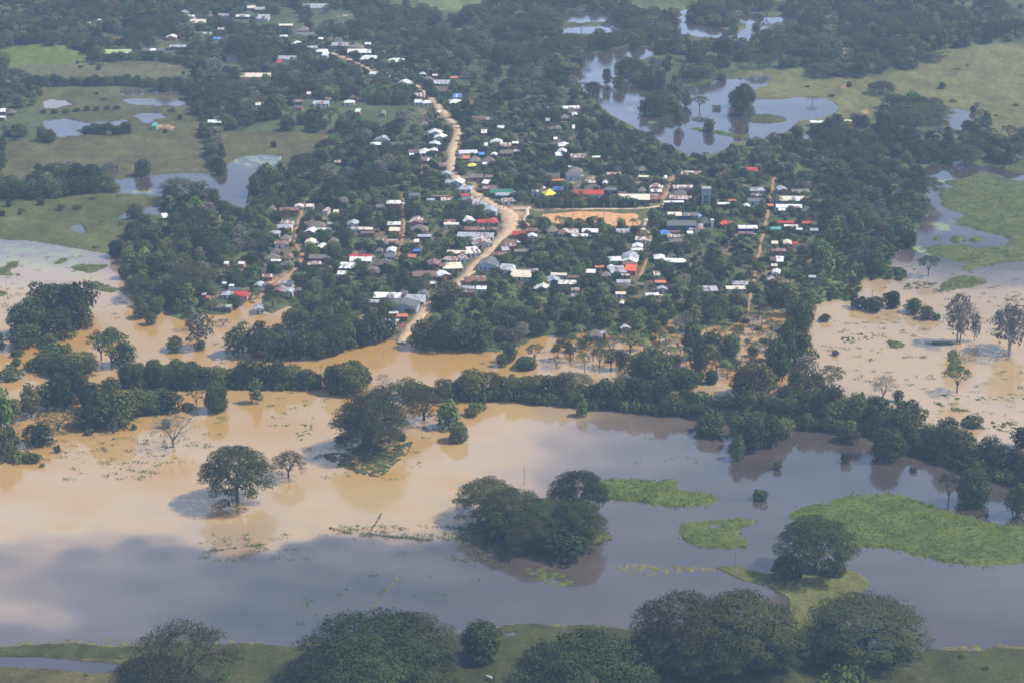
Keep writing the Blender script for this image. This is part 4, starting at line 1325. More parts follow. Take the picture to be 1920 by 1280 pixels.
def pole(px, py, hpx, label, arm=True, r=0.2):
    gx, gy = ground_at(px, py, 0)
    h = hpx / (scale_at(py) * math.cos(dep_at(py)))
    root = tag(empty('utility_pole', (gx, gy, 0), RND.uniform(-.4, .4)), label, 'utility pole', 'utility and lamp poles')
    V, F = tube([(0, 0, -.5), (0, 0, h)], [r, r * .6], 7)
    F.append(tuple(range(len(V) - 7, len(V))))
    obj('shaft', poly_mesh('shaft', V, F, M_POLE), root)
    if arm:
        obj('crossarm', box_mesh('crossarm', (0, r + .07, h - .6), (1.9, .12, .14), M_WOOD), root)
        for x in (-.8, 0, .8):
            obj('insulator', box_mesh('insulator', (x, r + .07, h - .44), (.1, .1, .18), M_WHITE), root)
    return root
for a in [(983, 908, 36, 'lone slim pole standing in the flood behind the big tree clump', False, .18), (1377, 1096, 70, 'tall slim pole in the water below the notched green raft', False, .18),
          (602, 710, 26, 'pole with crossarm poking out of the river hedge', True), (718, 672, 15, 'short thin pole in brown water below the landing', False, .14), (13, 552, 22, 'thin pole in the weedy water at the left edge', False, .15),
          (1634, 574, 30, 'pole with crossarm among the bushes of the right flood', True), (908, 472, 40, 'tall pole on the left side of the main road', True), (935, 402, 22, 'pole at the corner of the road junction', True), (1190, 402, 26, 'pole left of the shade trees near the pitch', False),
          (1013, 414, 34, 'lamp pole at the left end of the pitch', False), (1074, 410, 36, 'lamp pole on the near left touchline', False), (1095, 428, 24, 'lamp pole in front of the middle of the pitch', False), (1132, 414, 34, 'lamp pole on the far right of the pitch', False), (1145, 396, 34, 'lamp pole behind the pitch among the shade trees', False),
          (845, 196, 12, 'pole beside the upper road', True), (1370, 216, 10, 'thin pole at the edge of the upper lake', False), (1601, 214, 16, 'pole on the pasture by the orange soil', False), (973, 426, 20, 'leaning pole at the road junction', True),
          (944, 392, 24, 'pole on the road bend by the market', True), (744, 600, 20, 'pole beside the flooded street above the landing', True), (792, 570, 28, 'pole beside the long white roof above the landing', True), (1048, 548, 24, 'pole beside the white roof with blue walls', True)]:
    pole(*a)
# lattice mast by the upper lake
gx, gy = ground_at(1099, 176, 0)
root = tag(empty('lattice_mast', (gx, gy, 0)), 'thin lattice mast at the left shore of the upper lake', 'mast')
for k in range(3):
    t = 2 * math.pi * k / 3
    V, F = tube([(math.cos(t) * 1.4, math.sin(t) * 1.4, -.3), (math.cos(t) * .2, math.sin(t) * .2, 11)], [.09, .06], 5)
    obj('leg', poly_mesh('leg', V, F, M_POLE), root)
for z in (2.5, 5, 7.5):
    rr = 1.4 - 1.2 * z / 11
    V, F = tube([(math.cos(t) * rr, math.sin(t) * rr, z) for t in (0, 2.094, 4.189, 6.283)], [.05] * 4, 4)
    obj('brace', poly_mesh('brace', V, F, M_POLE), root)
for px, py, lab in [(1019, 411, 'white goal at the left end of the dirt pitch'), (1192, 413, 'white goal at the right end of the dirt pitch')]:
    gx, gy = ground_at(px, py, .6)
    root = tag(empty('football_goal', (gx, gy, .6)), lab, 'goal')
    for s_ in (-1, 1):
        obj('post', box_mesh('post', (0, s_ * 2.6, 1.1), (.14, .14, 2.2), M_WHITE), root)
    obj('crossbar', box_mesh('crossbar', (0, 0, 2.27), (.14, 5.34, .14), M_WHITE), root)

def fence(name, label, pts, step=3.0, h=1.1, rail=True):
    g = [ground_at(a, c, 0) for a, c in pts]
    root = tag(empty(name, (g[0][0], g[0][1], 0)), label, 'fence')
    V = []; F = []
    cnt = 0
    for (x0, y0), (x1, y1) in zip(g[:-1], g[1:]):
        L_ = math.hypot(x1 - x0, y1 - y0); n_ = max(1, int(L_ / step))
        for i in range(n_):
            if cnt >= 90: break
            t = i / n_
            x = x0 + (x1 - x0) * t - g[0][0] + RND.uniform(-.2, .2); y = y0 + (y1 - y0) * t - g[0][1] + RND.uniform(-.2, .2)
            hh = h * RND.uniform(.6, 1.2)
            obj('post', box_mesh('post', (x, y, hh / 2 - .4), (.16, .16, hh + .8), M_WOOD), root); cnt += 1
        if rail:
            for z in (h * .45, h * .8):
                v, f = tube([(x0 - g[0][0], y0 - g[0][1], z), (x1 - g[0][0], y1 - g[0][1], z)], [.02, .02], 4)
                F += [tuple(len(V) + q_ for q_ in k_) for k_ in f]; V += v
    if rail:
        obj('wire', poly_mesh('wire', V, F, M_WOOD), root)
    return root
fence('wire_fence', 'drowned fence with weeds caught on it crossing the brown water', [(618, 990), (660, 1000), (690, 1002), (760, 1008), (812, 1013)], 3.0, .9)
fence('wire_fence', 'drowned fence running up from the weed line into brown water', [(692, 1001), (703, 985), (712, 972), (716, 962)], 3.0, .8)
fence('wire_fence', 'row of fence posts along the shore of the left pond', [(225, 338), (300, 330), (345, 325), (420, 327)], 4.0, 1.6)
fence('wire_fence', 'post fence along the top of the left pasture', [(250, 243), (300, 246), (340, 243), (372, 238)], 4.0, 1.5)

# ------------------------------------------------------------------ trees
def leaf_quads(C, N, S, tone, rng):
    """C centres, N normals, S sizes -> verts, faces, tone per vertex; every leaf clump is a bent quad"""
    n = len(C)
    N = N / (np.linalg.norm(N, axis=1, keepdims=True) + 1e-9)
    r = rng.normal(size=(n, 3))
    A = np.cross(N, r); A /= (np.linalg.norm(A, axis=1, keepdims=True) + 1e-9)
    B = np.cross(N, A)
    S = S[:, None]
    e = rng.uniform(.7, 1.3, (n, 1))
    V = np.stack([C - A * S * e, C - B * S + N * S * .25, C + A * S * e, C + B * S + N * S * .25], 1).reshape(-1, 3)
    F = np.arange(4 * n).reshape(n, 4)
    return V, F, np.repeat(tone, 4)

def lobes_to_leaves(lobes, leaf, cover, rng, up=0.25, jitter=.55, shell=(.72, 1.08), under=.35, dome=None):
    Cs, Ns, Ss, Ts = [], [], [], []
    for (c, rad) in lobes:
        c = np.array(c); rad = np.array(rad)
        area = 4 * math.pi * ((rad[0] * rad[1]) ** 1.6 / 3 + 2 * (rad[0] * rad[2]) ** 1.6 / 3) ** (1 / 1.6)
        n = max(6, int(area * cover / (leaf * leaf * 2)))
        d = rng.normal(size=(n, 3)); d /= np.linalg.norm(d, axis=1, keepdims=True)
        keep = (d[:, 2] > -.15) | (rng.random(n) < under)
        d = d[keep]; n = len(d)
        s = rng.uniform(shell[0], shell[1], (n, 1))
        P = c + d * rad * s
        Nn = d / rad; Nn /= np.linalg.norm(Nn, axis=1, keepdims=True)
        if dome is not None:
            G_ = P - np.array([0, 0, dome]); G_ /= np.linalg.norm(G_, axis=1, keepdims=True) + 1e-6
            Nn = Nn * .55 + G_ * .75
        Nn = Nn + rng.normal(size=(n, 3)) * jitter + np.array([0, 0, up])
        lt = rng.uniform(.15, .85)
        Cs.append(P); Ns.append(Nn); Ss.append(leaf * rng.uniform(.6, 1.25, n)); Ts.append(np.clip(lt * .6 + rng.uniform(0, .5, n), 0, 1))
    C = np.concatenate(Cs); N = np.concatenate(Ns); S = np.concatenate(Ss); T = np.concatenate(Ts)
    # thin out what is buried deep inside another lobe
    deep = np.zeros(len(C), bool)
    for (c, rad) in lobes:
        q_ = (((C - np.array(c)) / np.array(rad)) ** 2).sum(1)
        deep |= q_ < .33
    keep = ~deep | (rng.random(len(C)) < .12)
    return leaf_quads(C[keep], N[keep], S[keep], T[keep], rng)

def limb(p0, p1, r0, r1, rng, sag=.12, seg=4):
    p0 = np.array(p0, float); p1 = np.array(p1, float)
    L_ = np.linalg.norm(p1 - p0)
    P = []; R = []
    off = rng.normal(size=3) * L_ * .06
    for i in range(seg + 1):
        t = i / seg
        P.append(tuple(p0 + (p1 - p0) * t + off * math.sin(math.pi * t) + np.array([0, 0, sag * L_ * math.sin(math.pi * t)])))
        R.append(r0 + (r1 - r0) * t)
    return tube(P, R, 5)

def join(parts):
    V = []; F = []
    for v, f in parts:
        k = len(V); V += list(v); F += [tuple(k + i for i in q_) for q_ in f]
    return V, F

VAR = {}
def reg(name, V, F, T, parts, leafm, barkm, W_, H_):
    cm = mesh_np(name + '_crown', V, F, leafm, {'tone': T})
    v, f = join(parts)
    tm = poly_mesh(name + '_trunk', v, f, barkm)
    VAR.setdefault(name, []).append((cm, tm, W_, H_))

def make_rain(seed, R=17.0, H=24.0, nl=30, cover=.62, leaf=.46, name='rain', leafm=None, barkm=None, flat=.42, low=.50, skirt=0, sz=1.0, tier=0):
    rng = np.random.default_rng(seed)
    lobes = []; parts = []
    for i in range(nl):
        rr = R * math.sqrt((i + .6) / nl) * .92; th = i * 2.39996 + rng.uniform(-.3, .3)
        zz = H * (low + (1 - low) * .86 * max(0, 1 - (rr / R) ** 2.7) ** .6) - H * .05 + rng.uniform(-.05, .03) * H
        rad = R * rng.uniform(.17, .27) * sz
        lobes.append(((rr * math.cos(th), rr * math.sin(th), zz), (rad, rad, rad * flat * rng.uniform(.8, 1.2))))
    for i in range(tier):
        rr = R * .78 * math.sqrt((i + .5) / tier); th = i * 2.39996 + 1.0
        zz = H * (low * .8 + .42 * math.sqrt(max(0, 1 - (rr / R / .85) ** 2)))
        rad = R * rng.uniform(.13, .20) * sz
        lobes.append(((rr * math.cos(th), rr * math.sin(th), zz), (rad, rad, rad * .35)))
    for i in range(skirt):
        th = rng.uniform(0, 6.28); rr = R * rng.uniform(.55, .92); rad = R * rng.uniform(.14, .2)
        lobes.append(((rr * math.cos(th), rr * math.sin(th), H * rng.uniform(.16, .46)), (rad, rad, rad * .42)))
    r0 = R * .045
    f0 = (0, 0, H * .22)
    parts.append(tube([(0, 0, -1.2), (0, 0, H * .08), f0], [r0 * 1.5, r0 * 1.05, r0], 8))
    mains = []
    nm = 6
    for k in range(nm):
        th = 2 * math.pi * k / nm + rng.uniform(-.3, .3); rr = R * rng.uniform(.3, .42)
        e = (rr * math.cos(th), rr * math.sin(th), H * rng.uniform(.5, .6))
        parts.append(limb(f0, e, r0 * .62, r0 * .3, rng, .04)); mains.append(np.array(e))
    for c, rad in lobes:
        c = np.array(c); m = min(mains, key=lambda q_: np.linalg.norm(q_ - c))
        t_ = c - np.array([0, 0, rad[2] * .3])
        parts.append(limb(m, t_, r0 * .28, r0 * .07, rng, .06, 3))
        for _ in range(3):
            e = c + rng.normal(size=3) * np.array(rad) * .7
            parts.append(limb(m + (t_ - m) * rng.uniform(.45, .95), e, r0 * .1, r0 * .03, rng, .05, 2))
    V, F, T = lobes_to_leaves(lobes, leaf, cover, rng, .3, .5, (.45, 1.12), .5, H * .1)
    reg(name, V, F, T, parts, leafm or L_RAIN, barkm or M_BARK, 2 * R, H)

def make_round(seed, R=5.0, H=9.0, nl=15, cover=.95, leaf=.34, name='round', leafm=None, barkm=None, base_h=.10, point=0.0):
    rng = np.random.default_rng(seed)
    lobes = []
    parts = [tube([(0, 0, -1.0), (0.1, 0, H * .25), (rng.uniform(-.3, .3), rng.uniform(-.3, .3), H * .6)], [R * .07, R * .05, R * .03], 7)]
    for i in range(nl):
        u = (i + .5) / nl
        z = H * (base_h + (1 - base_h) * u * .86)
        k = math.sin(math.pi * min(1, (.16 + .80 * u))) ** .6 * (1 - point * u)
        th = i * 2.39996 + rng.uniform(-.5, .5); rr = R * .62 * k * rng.uniform(.55, 1.1)
        rad = R * rng.uniform(.30, .50) * (1 - point * u * .6)
        c = (rr * math.cos(th), rr * math.sin(th), z)
        lobes.append((c, (rad, rad, rad * rng.uniform(.65, .9))))
        parts.append(limb((0, 0, min(z * .7, H * .5)), c, R * .03, R * .01, rng, .02, 2))
    V, F, T = lobes_to_leaves(lobes, leaf, cover, rng, .25, .75, (.62, 1.18))
    reg(name, V, F, T, parts, leafm or L_DARK, barkm or M_BARK, 2 * R, H)

def make_bush(seed, R=2.6, H=2.6, nl=7, leaf=.30, cover=1.1, name='bush', leafm=None):
    rng = np.random.default_rng(seed)
    lobes = []; parts = []
    for i in range(nl):
        th = i * 2.39996; rr = R * .6 * math.sqrt((i + .3) / nl); rad = R * rng.uniform(.35, .52)
        c = (rr * math.cos(th), rr * math.sin(th), H * rng.uniform(.25, .58) * (1 - .35 * rr / R))
        lobes.append((c, (rad, rad, H * .36)))
        parts.append(limb((rng.uniform(-.2, .2), rng.uniform(-.2, .2), -.8), c, .08, .03, rng, .02, 2))
    V, F, T = lobes_to_leaves(lobes, leaf, cover, rng, .3, .6)
    reg(name, V, F, T, parts, leafm or L_DARK, M_BARK, 2 * R, H)

def make_palm(seed, H=9.0, fr=15, Lf=3.4, name='palm'):
    rng = np.random.default_rng(seed)
    lean = rng.uniform(-1.4, 1.4, 2)
    P = [(lean[0] * t * t, lean[1] * t * t, -1 + (H + 1) * t) for t in (0, .25, .5, .75, 1)]
    parts = [tube(P, [.22, .17, .15, .14, .13], 7)]
    top = np.array(P[-1])
    Cs = []; Fs = []; Ts = []
    nv = 0
    for k in range(fr):
        th = 2 * math.pi * k / fr + rng.uniform(-.2, .2); el = rng.uniform(-.2, 1.1); L_ = Lf * rng.uniform(.8, 1.1)
        d = np.array([math.cos(th), math.sin(th), 0]); side = np.array([-math.sin(th), math.cos(th), 0])
        pts = []
        seg = 7
        for i in range(seg + 1):
            t = i / seg
            pts.append(top + d * L_ * t * math.cos(el * (1 - .5 * t)) + np.array([0, 0, L_ * (math.sin(el) * t - .85 * t * t)]))
        tone = rng.uniform(.1, .9)
        for i in range(seg):
            w0 = .62 * math.sin(math.pi * (.12 + .8 * i / seg)); 
            for s_ in (-1, 1):
                a = pts[i]; b_ = pts[i + 1]
                o0 = side * s_ * w0 + np.array([0, 0, -w0 * .55]) + d * .3
                g = (b_ - a) * .68
                Cs += [a, a + g, a + g + o0, a + o0 * 1.0]
                Fs.append((nv, nv + 1, nv + 2, nv + 3)); nv += 4
                Ts += [tone] * 4
    reg(name, np.array(Cs), np.array(Fs), np.array(Ts), parts, L_PALM, M_BARK, Lf * 2, H + 1)

def make_banana(seed, name='banana'):
    rng = np.random.default_rng(seed)
    Cs = []; Fs = []; Ts = []; parts = []; nv = 0
    for st in range(4):
        bx, by = rng.uniform(-1.3, 1.3, 2); h = rng.uniform(1.8, 2.8)
        parts.append(tube([(bx, by, -.4), (bx, by, h)], [.16, .1], 6))
        for k in range(7):
            th = rng.uniform(0, 6.28); el = rng.uniform(.5, 1.2); L_ = rng.uniform(1.6, 2.4)
            d = np.array([math.cos(th), math.sin(th), 0]); side = np.array([-math.sin(th), math.cos(th), 0])
            tone = rng.uniform(.3, 1)
            pts = [np.array([bx, by, h]) + d * L_ * t * math.cos(el) + np.array([0, 0, L_ * (math.sin(el) * t - .9 * t * t)]) for t in (0, .35, .7, 1)]
            ws = [.12, .38, .34, .05]
            for i in range(3):
                Cs += [pts[i] - side * ws[i], pts[i] + side * ws[i], pts[i + 1] + side * ws[i + 1], pts[i + 1] - side * ws[i + 1]]
                Fs.append((nv, nv + 1, nv + 2, nv + 3)); nv += 4; Ts += [tone] * 4
    reg(name, np.array(Cs), np.array(Fs), np.array(Ts), parts, L_PALM, M_BARK, 5, 4.6)

make_rain(101, 17, 24, 58, .33, .25, low=.24, sz=.78, tier=14); make_rain(102, 17, 22, 64, .40, .25, low=.28, sz=.78, tier=12); make_rain(103, 17, 23, 54, .30, .25, low=.20, sz=.78, tier=16)
make_rain(110, 17, 19, 78, .52, .24, name='raindense', low=.12, sz=.74, tier=20, skirt=8); make_rain(111, 17, 19, 78, .46, .24, name='raindense', low=.10, sz=.72, tier=24, skirt=8); make_rain(112, 17, 18, 64, .50, .24, name='raindense', low=.16, sz=.82, tier=20, skirt=6)
make_rain(130, 17, 21, 76, .50, .25, name='umbrella', low=.20, sz=.8, tier=20, skirt=16); make_rain(131, 17, 21, 80, .46, .25, name='umbrella', low=.13, sz=.78, tier=24, skirt=20)
make_rain(120, 17, 20, 60, .26, .22, name='dome', low=.10, sz=.85, tier=10)
make_rain(104, 8, 10, 22, .12, .2, name='bare', leafm=L_PALE, barkm=M_BARKP, low=.45); make_rain(105, 8, 11, 24, .22, .2, name='bare', leafm=L_PALE, barkm=M_BARKP, low=.40)
make_rain(106, 7, 9, 18, .6, .28, name='smallrain', leafm=L_DARK); make_rain(107, 7, 10, 16, .5, .28, name='smallrain', leafm=L_RAIN)
for s_ in range(5): make_round(200 + s_, 5, 8.5 + (s_ % 3) * .8, 15)
for s_ in range(3): make_round(220 + s_, 5, 8.0, 13, .85, .34, 'olive', L_RAIN)
for s_ in range(2): make_round(230 + s_, 5, 8, 13, 1.0, .42, 'bright', L_BRIGHT)
for s_ in range(2): make_round(240 + s_, 5, 9, 12, .5, .36, 'pale', L_PALE, M_BARKP, .25)
for s_ in range(2): make_round(250 + s_, 3.6, 11, 16, 1.0, .40, 'tall', L_DARK, None, .14, .5)
make_round(260, 5, 8, 24, 1.2, .26, 'dense', L_DARK, None, .06, 0); make_round(261, 5, 8, 24, 1.2, .26, 'dense', L_DARK, None, .05, 0)
for s_ in range(3): make_bush(300 + s_)
for s_ in range(2): make_bush(310 + s_, name='brightbush', leafm=L_BRIGHT)
make_palm(400); make_palm(401, 7.5, 14, 3.2); make_palm(402, 10.5, 16, 3.3)
make_banana(500); make_banana(501)

NAMES = {'umbrella': ('rain_tree', 'tree', 'dark umbrella-crowned tree'), 'rain': ('rain_tree', 'tree', 'open umbrella-crowned tree'), 'dome': ('rain_tree', 'tree', 'thin-leaved dome tree'), 'raindense': ('rain_tree', 'tree', 'broad heavy umbrella tree'), 'bare': ('bare_tree', 'tree', 'pale nearly leafless tree'), 'smallrain': ('umbrella_tree', 'tree', 'small flat-crowned tree'),
         'round': ('leafy_tree', 'tree', 'round dark green tree'), 'olive': ('olive_green_tree', 'tree', 'bushy olive-green tree'), 'bright': ('bright_green_tree', 'tree', 'bright green bushy tree'), 'pale': ('pale_tree', 'tree', 'thin greyish tree'),
         'tall': ('tall_tree', 'tree', 'tall narrow dark tree'), 'dense': ('dense_tree', 'tree', 'dense ball-shaped dark tree'), 'bush': ('bush', 'bush', 'low dark bush'), 'brightbush': ('bush', 'bush', 'low bright green bush'),
         'palm': ('palm_tree', 'palm', 'feathery palm'), 'banana': ('banana_plant', 'banana plant', 'clump of banana leaves')}
GROUPS = {'tree': 'trees standing in and around the flood', 'bush': 'bushes standing in and around the flood', 'palm': 'palms among the houses', 'banana plant': 'banana plants among the houses'}
TREEPX = []
def plant(kind, px, py, wpx, hpx, label=None, v=None, z=0.0, rot=None, world_pos=None, desc=None, count=True):
    vs = VAR[kind]; cm, tm, W_, H_ = vs[(v if v is not None else RND.randrange(len(vs))) % len(vs)]
    if world_pos: gx, gy = world_pos
    else: gx, gy = ground_at(px, py, z)
    s = scale_at(py)
    sx = wpx / s / W_; sz = hpx / (s * math.cos(dep_at(py))) / H_
    nm, cat, ds = NAMES[kind]
    root = empty(nm, (gx, gy, z), RND.uniform(0, 6.28) if rot is None else rot)
    root.scale = (sx, sx, sz)
    tag(root, label, cat, GROUPS[cat])
    if not label:
        later(root, desc or ds, px, py - hpx * .5)
    obj('crown', cm, root); obj('trunk', tm, root)
    TREEPX.append((px, py, wpx, hpx, gx, gy))
    return root

HAND = """
dome 346 1312 236 158 #wide bare-limbed umbrella tree at the bottom left edge
raindense 700 1288 300 140 #broad dark crown at the bottom edge left of the round bush
rain 775 1262 190 118 #open-crowned tree right behind the broad crown at the bottom edge
raindense 690 1348 236 142 #dusky crown cut by the bottom edge in front of the broad one
dense 905 1236 78 72 #round dark bush-like tree alone on the near bank
raindense 1092 1370 290 200 #domed olive crown cut by the bottom edge centre
raindense 1290 1240 226 142 #left half of the huge twin crown on the near bank
raindense 1392 1240 226 138 #right half of the huge twin crown on the near bank
umbrella 1622 1224 236 108 #umbrella tree at the lower right with trunk in the shallows
raindense 1560 1238 130 60
bush 1215 1236 60 30
bush 1262 1246 70 34
bush 1325 1248 80 36
bush 1390 1248 70 32
bush 1450 1244 80 36
bush 1505 1240 70 34
bush 1580 1246 80 36
bush 1650 1240 80 30
bush 1690 1230 50 20
raindense 612 1306 190 96
raindense 806 1302 170 76
raindense 286 1318 150 96
raindense 1186 1312 130 74
raindense 1246 1248 150 84
raindense 1444 1248 140 84
raindense 1330 1250 160 80
brightbush 1588 1290 84 50 #bright green bush at the bottom edge below the lower right tree
brightbush 1560 1292 56 38
umbrella 1528 1072 160 106 #lone umbrella tree with forked trunk by the long green bank
bush 1478 1078 70 40
bush 1560 1074 60 34
umbrella 914 972 124 88 #open tree at the left end of the middle clump
umbrella 1084 966 118 98 #open tree rising at the right end of the middle clump
raindense 955 995 130 76
raindense 1030 1006 140 92
raindense 1078 1018 100 92
round 930 1004 90 60
raindense 1005 1020 150 68
round 1060 1030 110 60
umbrella 445 941 142 112 #great umbrella tree standing alone in the brown water
rain 541 896 72 54 #small open tree right of the great umbrella tree
umbrella 694 848 142 116 #tallest umbrella tree of the midstream clump
raindense 690 838 100 62
rain 735 790 126 64
rain 795 786 96 54 #umbrella tree with bare stem at the right of the midstream clump
bright 842 801 52 46 #bright bushy tree right of the midstream clump
dense 860 826 40 33 #small round bush tree below the bright one
bush 640 828 30 14
bush 752 826 20 12
bush 900 770 34 16
bush 885 778 30 16
bare 325 838 100 58 #pale leafless spreading tree in the brown water
dense 314 800 22 22
dense 406 770 50 52 #dense dark tree below the long river hedge
smallrain 371 766 34 36
bush 355 768 30 18
tall 483 756 34 46
tall 490 648 44 50
pale 374 652 66 66 #pale tree at the mouth of the flooded street
bush 376 655 22 14
smallrain 210 690 76 80 #forked tree between the two left water channels
smallrain 192 676 60 60
dense 234 684 50 56
dense 328 658 42 26
dense 380 652 20 14
round 40 628 68 62
round 72 632 66 58
olive 50 650 70 44
olive 112 634 66 60
round 100 600 76 66
round 140 600 70 60
olive 160 585 58 50
round 60 590 56 40
olive 80 570 66 48
olive 120 570 66 46
round 150 612 60 40
round 90 648 40 26
bush 30 668 26 16
bush 70 694 62 28
bush 104 700 62 32
dense 85 690 60 30
dense 120 698 66 34
dense 150 690 56 34
bush 16 712 58 24
bush 100 662 46 22
bush 122 660 28 18
bush 32 684 24 16
tall 2 660 22 38
bright 2 800 58 74 #bright green tree cut by the left edge
round 28 790 48 60
round 58 782 56 66
round 88 765 56 66
dense 118 762 56 70
round 150 755 56 66
olive 175 770 62 64
round 140 740 44 54
olive 160 800 56 40
olive 198 800 74 70
round 226 800 70 78 #large tree at the right end of the lower left grove
round 205 738 48 44
olive 250 776 66 46
dense 280 768 74 44
olive 315 770 56 44
olive 258 750 70 24
round 300 750 50 26
smallrain 110 806 80 38
olive 76 834 60 42
olive 12 860 64 52 #olive bush at the left edge below the grove
bush 40 864 40 18
bush 62 866 34 16
bush 20 818 22 16
bush 168 814 22 18
dense 168 806 30 20
bush 250 806 12 10
bush 108 848 14 14
bush 78 876 12 8
dense 245 722 44 42
dense 265 724 46 48
dense 290 723 46 46
dense 312 724 46 48
dense 337 723 46 50
dense 362 723 46 50
dense 386 724 44 46
dense 410 723 46 50
round 434 723 46 44
dense 456 722 46 48
round 478 722 46 50
dense 502 722 46 48
round 524 724 46 50
dense 548 722 46 46
dense 572 724 46 42
bush 594 724 36 26
bush 527 728 24 14
dense 630 732 54 46 #left ball of the round end of the river hedge
dense 660 734 70 54 #tallest ball of the round end of the river hedge
round 682 722 40 40
bush 688 716 26 16
bare 719 734 36 34
smallrain 765 748 56 44
round 772 742 36 36
dense 800 740 28 24
round 834 744 42 38
round 856 742 36 34
dense 880 744 60 50
rain 912 738 80 50
dense 938 740 44 42
round 960 744 40 44
dense 985 746 44 48
round 1010 746 44 44
dense 1035 750 48 48
olive 1060 748 50 54
rain 1070 740 92 50
round 1088 754 46 44
dense 1112 756 48 46
round 1138 758 48 50
dense 1162 762 48 48
olive 1188 762 52 56
dense 1212 764 48 50
dense 1240 768 48 54
round 1262 772 46 48
dense 1288 772 46 46
round 1312 774 46 44
olive 1336 776 48 46
round 1360 778 50 44
dense 1384 780 50 46
round 1408 782 52 50
dense 1432 784 50 48
round 1458 786 52 54
dense 1484 788 50 56
round 1508 792 54 58
olive 1534 794 54 62
round 1560 798 54 58
dense 1584 798 50 62
round 1608 800 54 66
dense 1632 806 52 62
olive 1656 810 50 50
round 1690 818 60 56
olive 1716 826 60 56
round 1744 838 56 56
round 1770 850 60 66 #tall crown on the rim of the right hedge
dense 1796 860 56 56
round 1822 868 60 58
olive 1848 876 60 60
round 1874 886 60 62
dense 1900 894 58 60
round 1926 902 60 64
round 1700 800 60 50
olive 1480 760 60 50
round 1530 766 56 46
olive 1560 770 60 44
round 1610 776 56 40
round 1640 784 60 46
dense 1336 814 60 38
round 1318 806 40 26
round 1390 818 60 44
olive 1412 840 66 56
round 1440 834 66 60
round 1468 820 50 44
bright 1385 862 36 40
round 1412 800 60 34
olive 1590 826 60 34
dense 1663 858 66 54 #round tree at the foot of the right hedge
dense 1690 852 30 36
bush 1583 864 26 20
bush 1425 934 32 24
bush 1455 880 18 16
bush 1710 884 22 12
smallrain 1778 944 50 58 #open tree with stem in the blue water at right
dense 1823 944 66 62 #ball-shaped tree in the blue water at right
round 1906 966 46 50
bright 1092 779 28 26 #tiny bright tree alone below the river hedge
dense 1222 722 76 62 #dark mound tree above the hedge
round 1200 712 50 58
round 1244 716 44 52
dense 1286 722 56 34
round 1308 700 48 62
olive 1296 672 40 54
dense 1333 720 30 30
smallrain 1342 700 44 40
round 1370 668 50 50
olive 1340 656 56 40
dense 1404 738 66 62
round 1432 734 60 60
olive 1385 742 50 50
round 1455 720 50 84 #tall tree at the left end of the drowned street trees
olive 1475 700 50 90
round 1500 690 56 80
dense 1494 642 60 64
dense 1500 615 56 60
tall 1486 590 40 50
tall 1510 590 36 46
dense 1486 664 56 50
pale 1512 726 62 60
olive 1490 740 50 54
round 1532 740 40 56
smallrain 1556 724 46 48
round 1520 748 40 40
smallrain 1545 742 44 44
smallrain 1110 678 56 42
smallrain 1070 678 50 46
smallrain 1004 680 36 40
dense 984 690 38 18
smallrain 1148 690 44 38
smallrain 1180 664 54 40
smallrain 1240 668 52 30
smallrain 1272 654 46 26
palm 1250 650 28 24
palm 1285 690 28 30
palm 1148 694 28 34
palm 1095 700 26 40
smallrain 1125 688 40 46
round 1165 694 30 36
dense 940 684 34 26
round 955 676 30 30
bare 1655 752 56 50 #grey open tree just above the right hedge
dense 1686 752 27 22
smallrain 1794 736 56 52 #small open tree with shadow in the right flood
bush 1825 795 42 24
bare 1800 645 70 90 #tall grey tree in the right flood
pale 1796 640 50 84
pale 1828 640 26 46
bare 1892 668 96 94 #twiggy grey tree at the right edge
pale 1890 655 70 70
smallrain 1738 518 38 36
olive 1916 838 42 40
bush 1566 664 18 12
bush 1610 577 46 26
dense 1638 580 50 28
dense 1676 577 38 28
round 1712 588 42 30
dense 1739 598 28 24
bush 1757 599 20 16
bush 1675 563 16 10
bush 1660 560 16 10
bush 1548 600 26 12
round 1274 240 28 44
round 1330 248 28 34 #single round tree mirrored in the upper lake
round 1234 216 34 44
round 1222 206 36 44
round 1256 208 36 46
olive 1240 196 40 46
round 1285 200 30 40
round 1160 168 30 40
round 1140 160 26 36
olive 1112 176 34 36
round 1390 214 40 76
round 1376 200 34 46
dense 1400 196 34 50
bush 1343 206 18 14
smallrain 1310 206 34 30
smallrain 1523 194 22 18 #tiny umbrella tree on the shore of the upper lake
olive 1210 214 30 36
round 1268 190 40 50
smallrain 1136 42 24 14
rain 336 378 82 48 #wide umbrella tree beside the left pond
round 320 378 40 26
olive 372 392 50 44
olive 400 392 40 34
round 478 368 36 50
round 500 362 40 44
olive 545 622 50 36
round 575 628 52 38
olive 602 616 48 38
round 522 640 46 32
olive 590 600 44 32
round 560 600 36 26
round 840 563 46 32
olive 820 574 42 28
olive 838 582 46 32
olive 722 147 36 18
round 746 151 30 16
olive 1431 437 18 14
round 1415 506 18 14
olive 1407 549 24 18
round 1441 384 14 10
olive 506 549 24 16
round 557 501 18 13
olive 756 470 16 12
raindense 1655 178 66 34
raindense 1725 224 110 58
olive 1680 204 70 36
raindense 1745 118 60 26
olive 1700 128 60 24
smallrain 1775 107 22 15
smallrain 1790 138 22 18
pale 1832 200 18 12
raindense 1545 142 60 34
bush 1905 200 14 7
bush 1785 190 16 8
bush 1840 222 10 5
bush 1868 220 10 5
smallrain 10 262 18 22
smallrain 40 262 18 22
smallrain 32 262 16 16
palm 483 560 26 22
palm 452 640 24 34
smallrain 418 610 26 14
"""
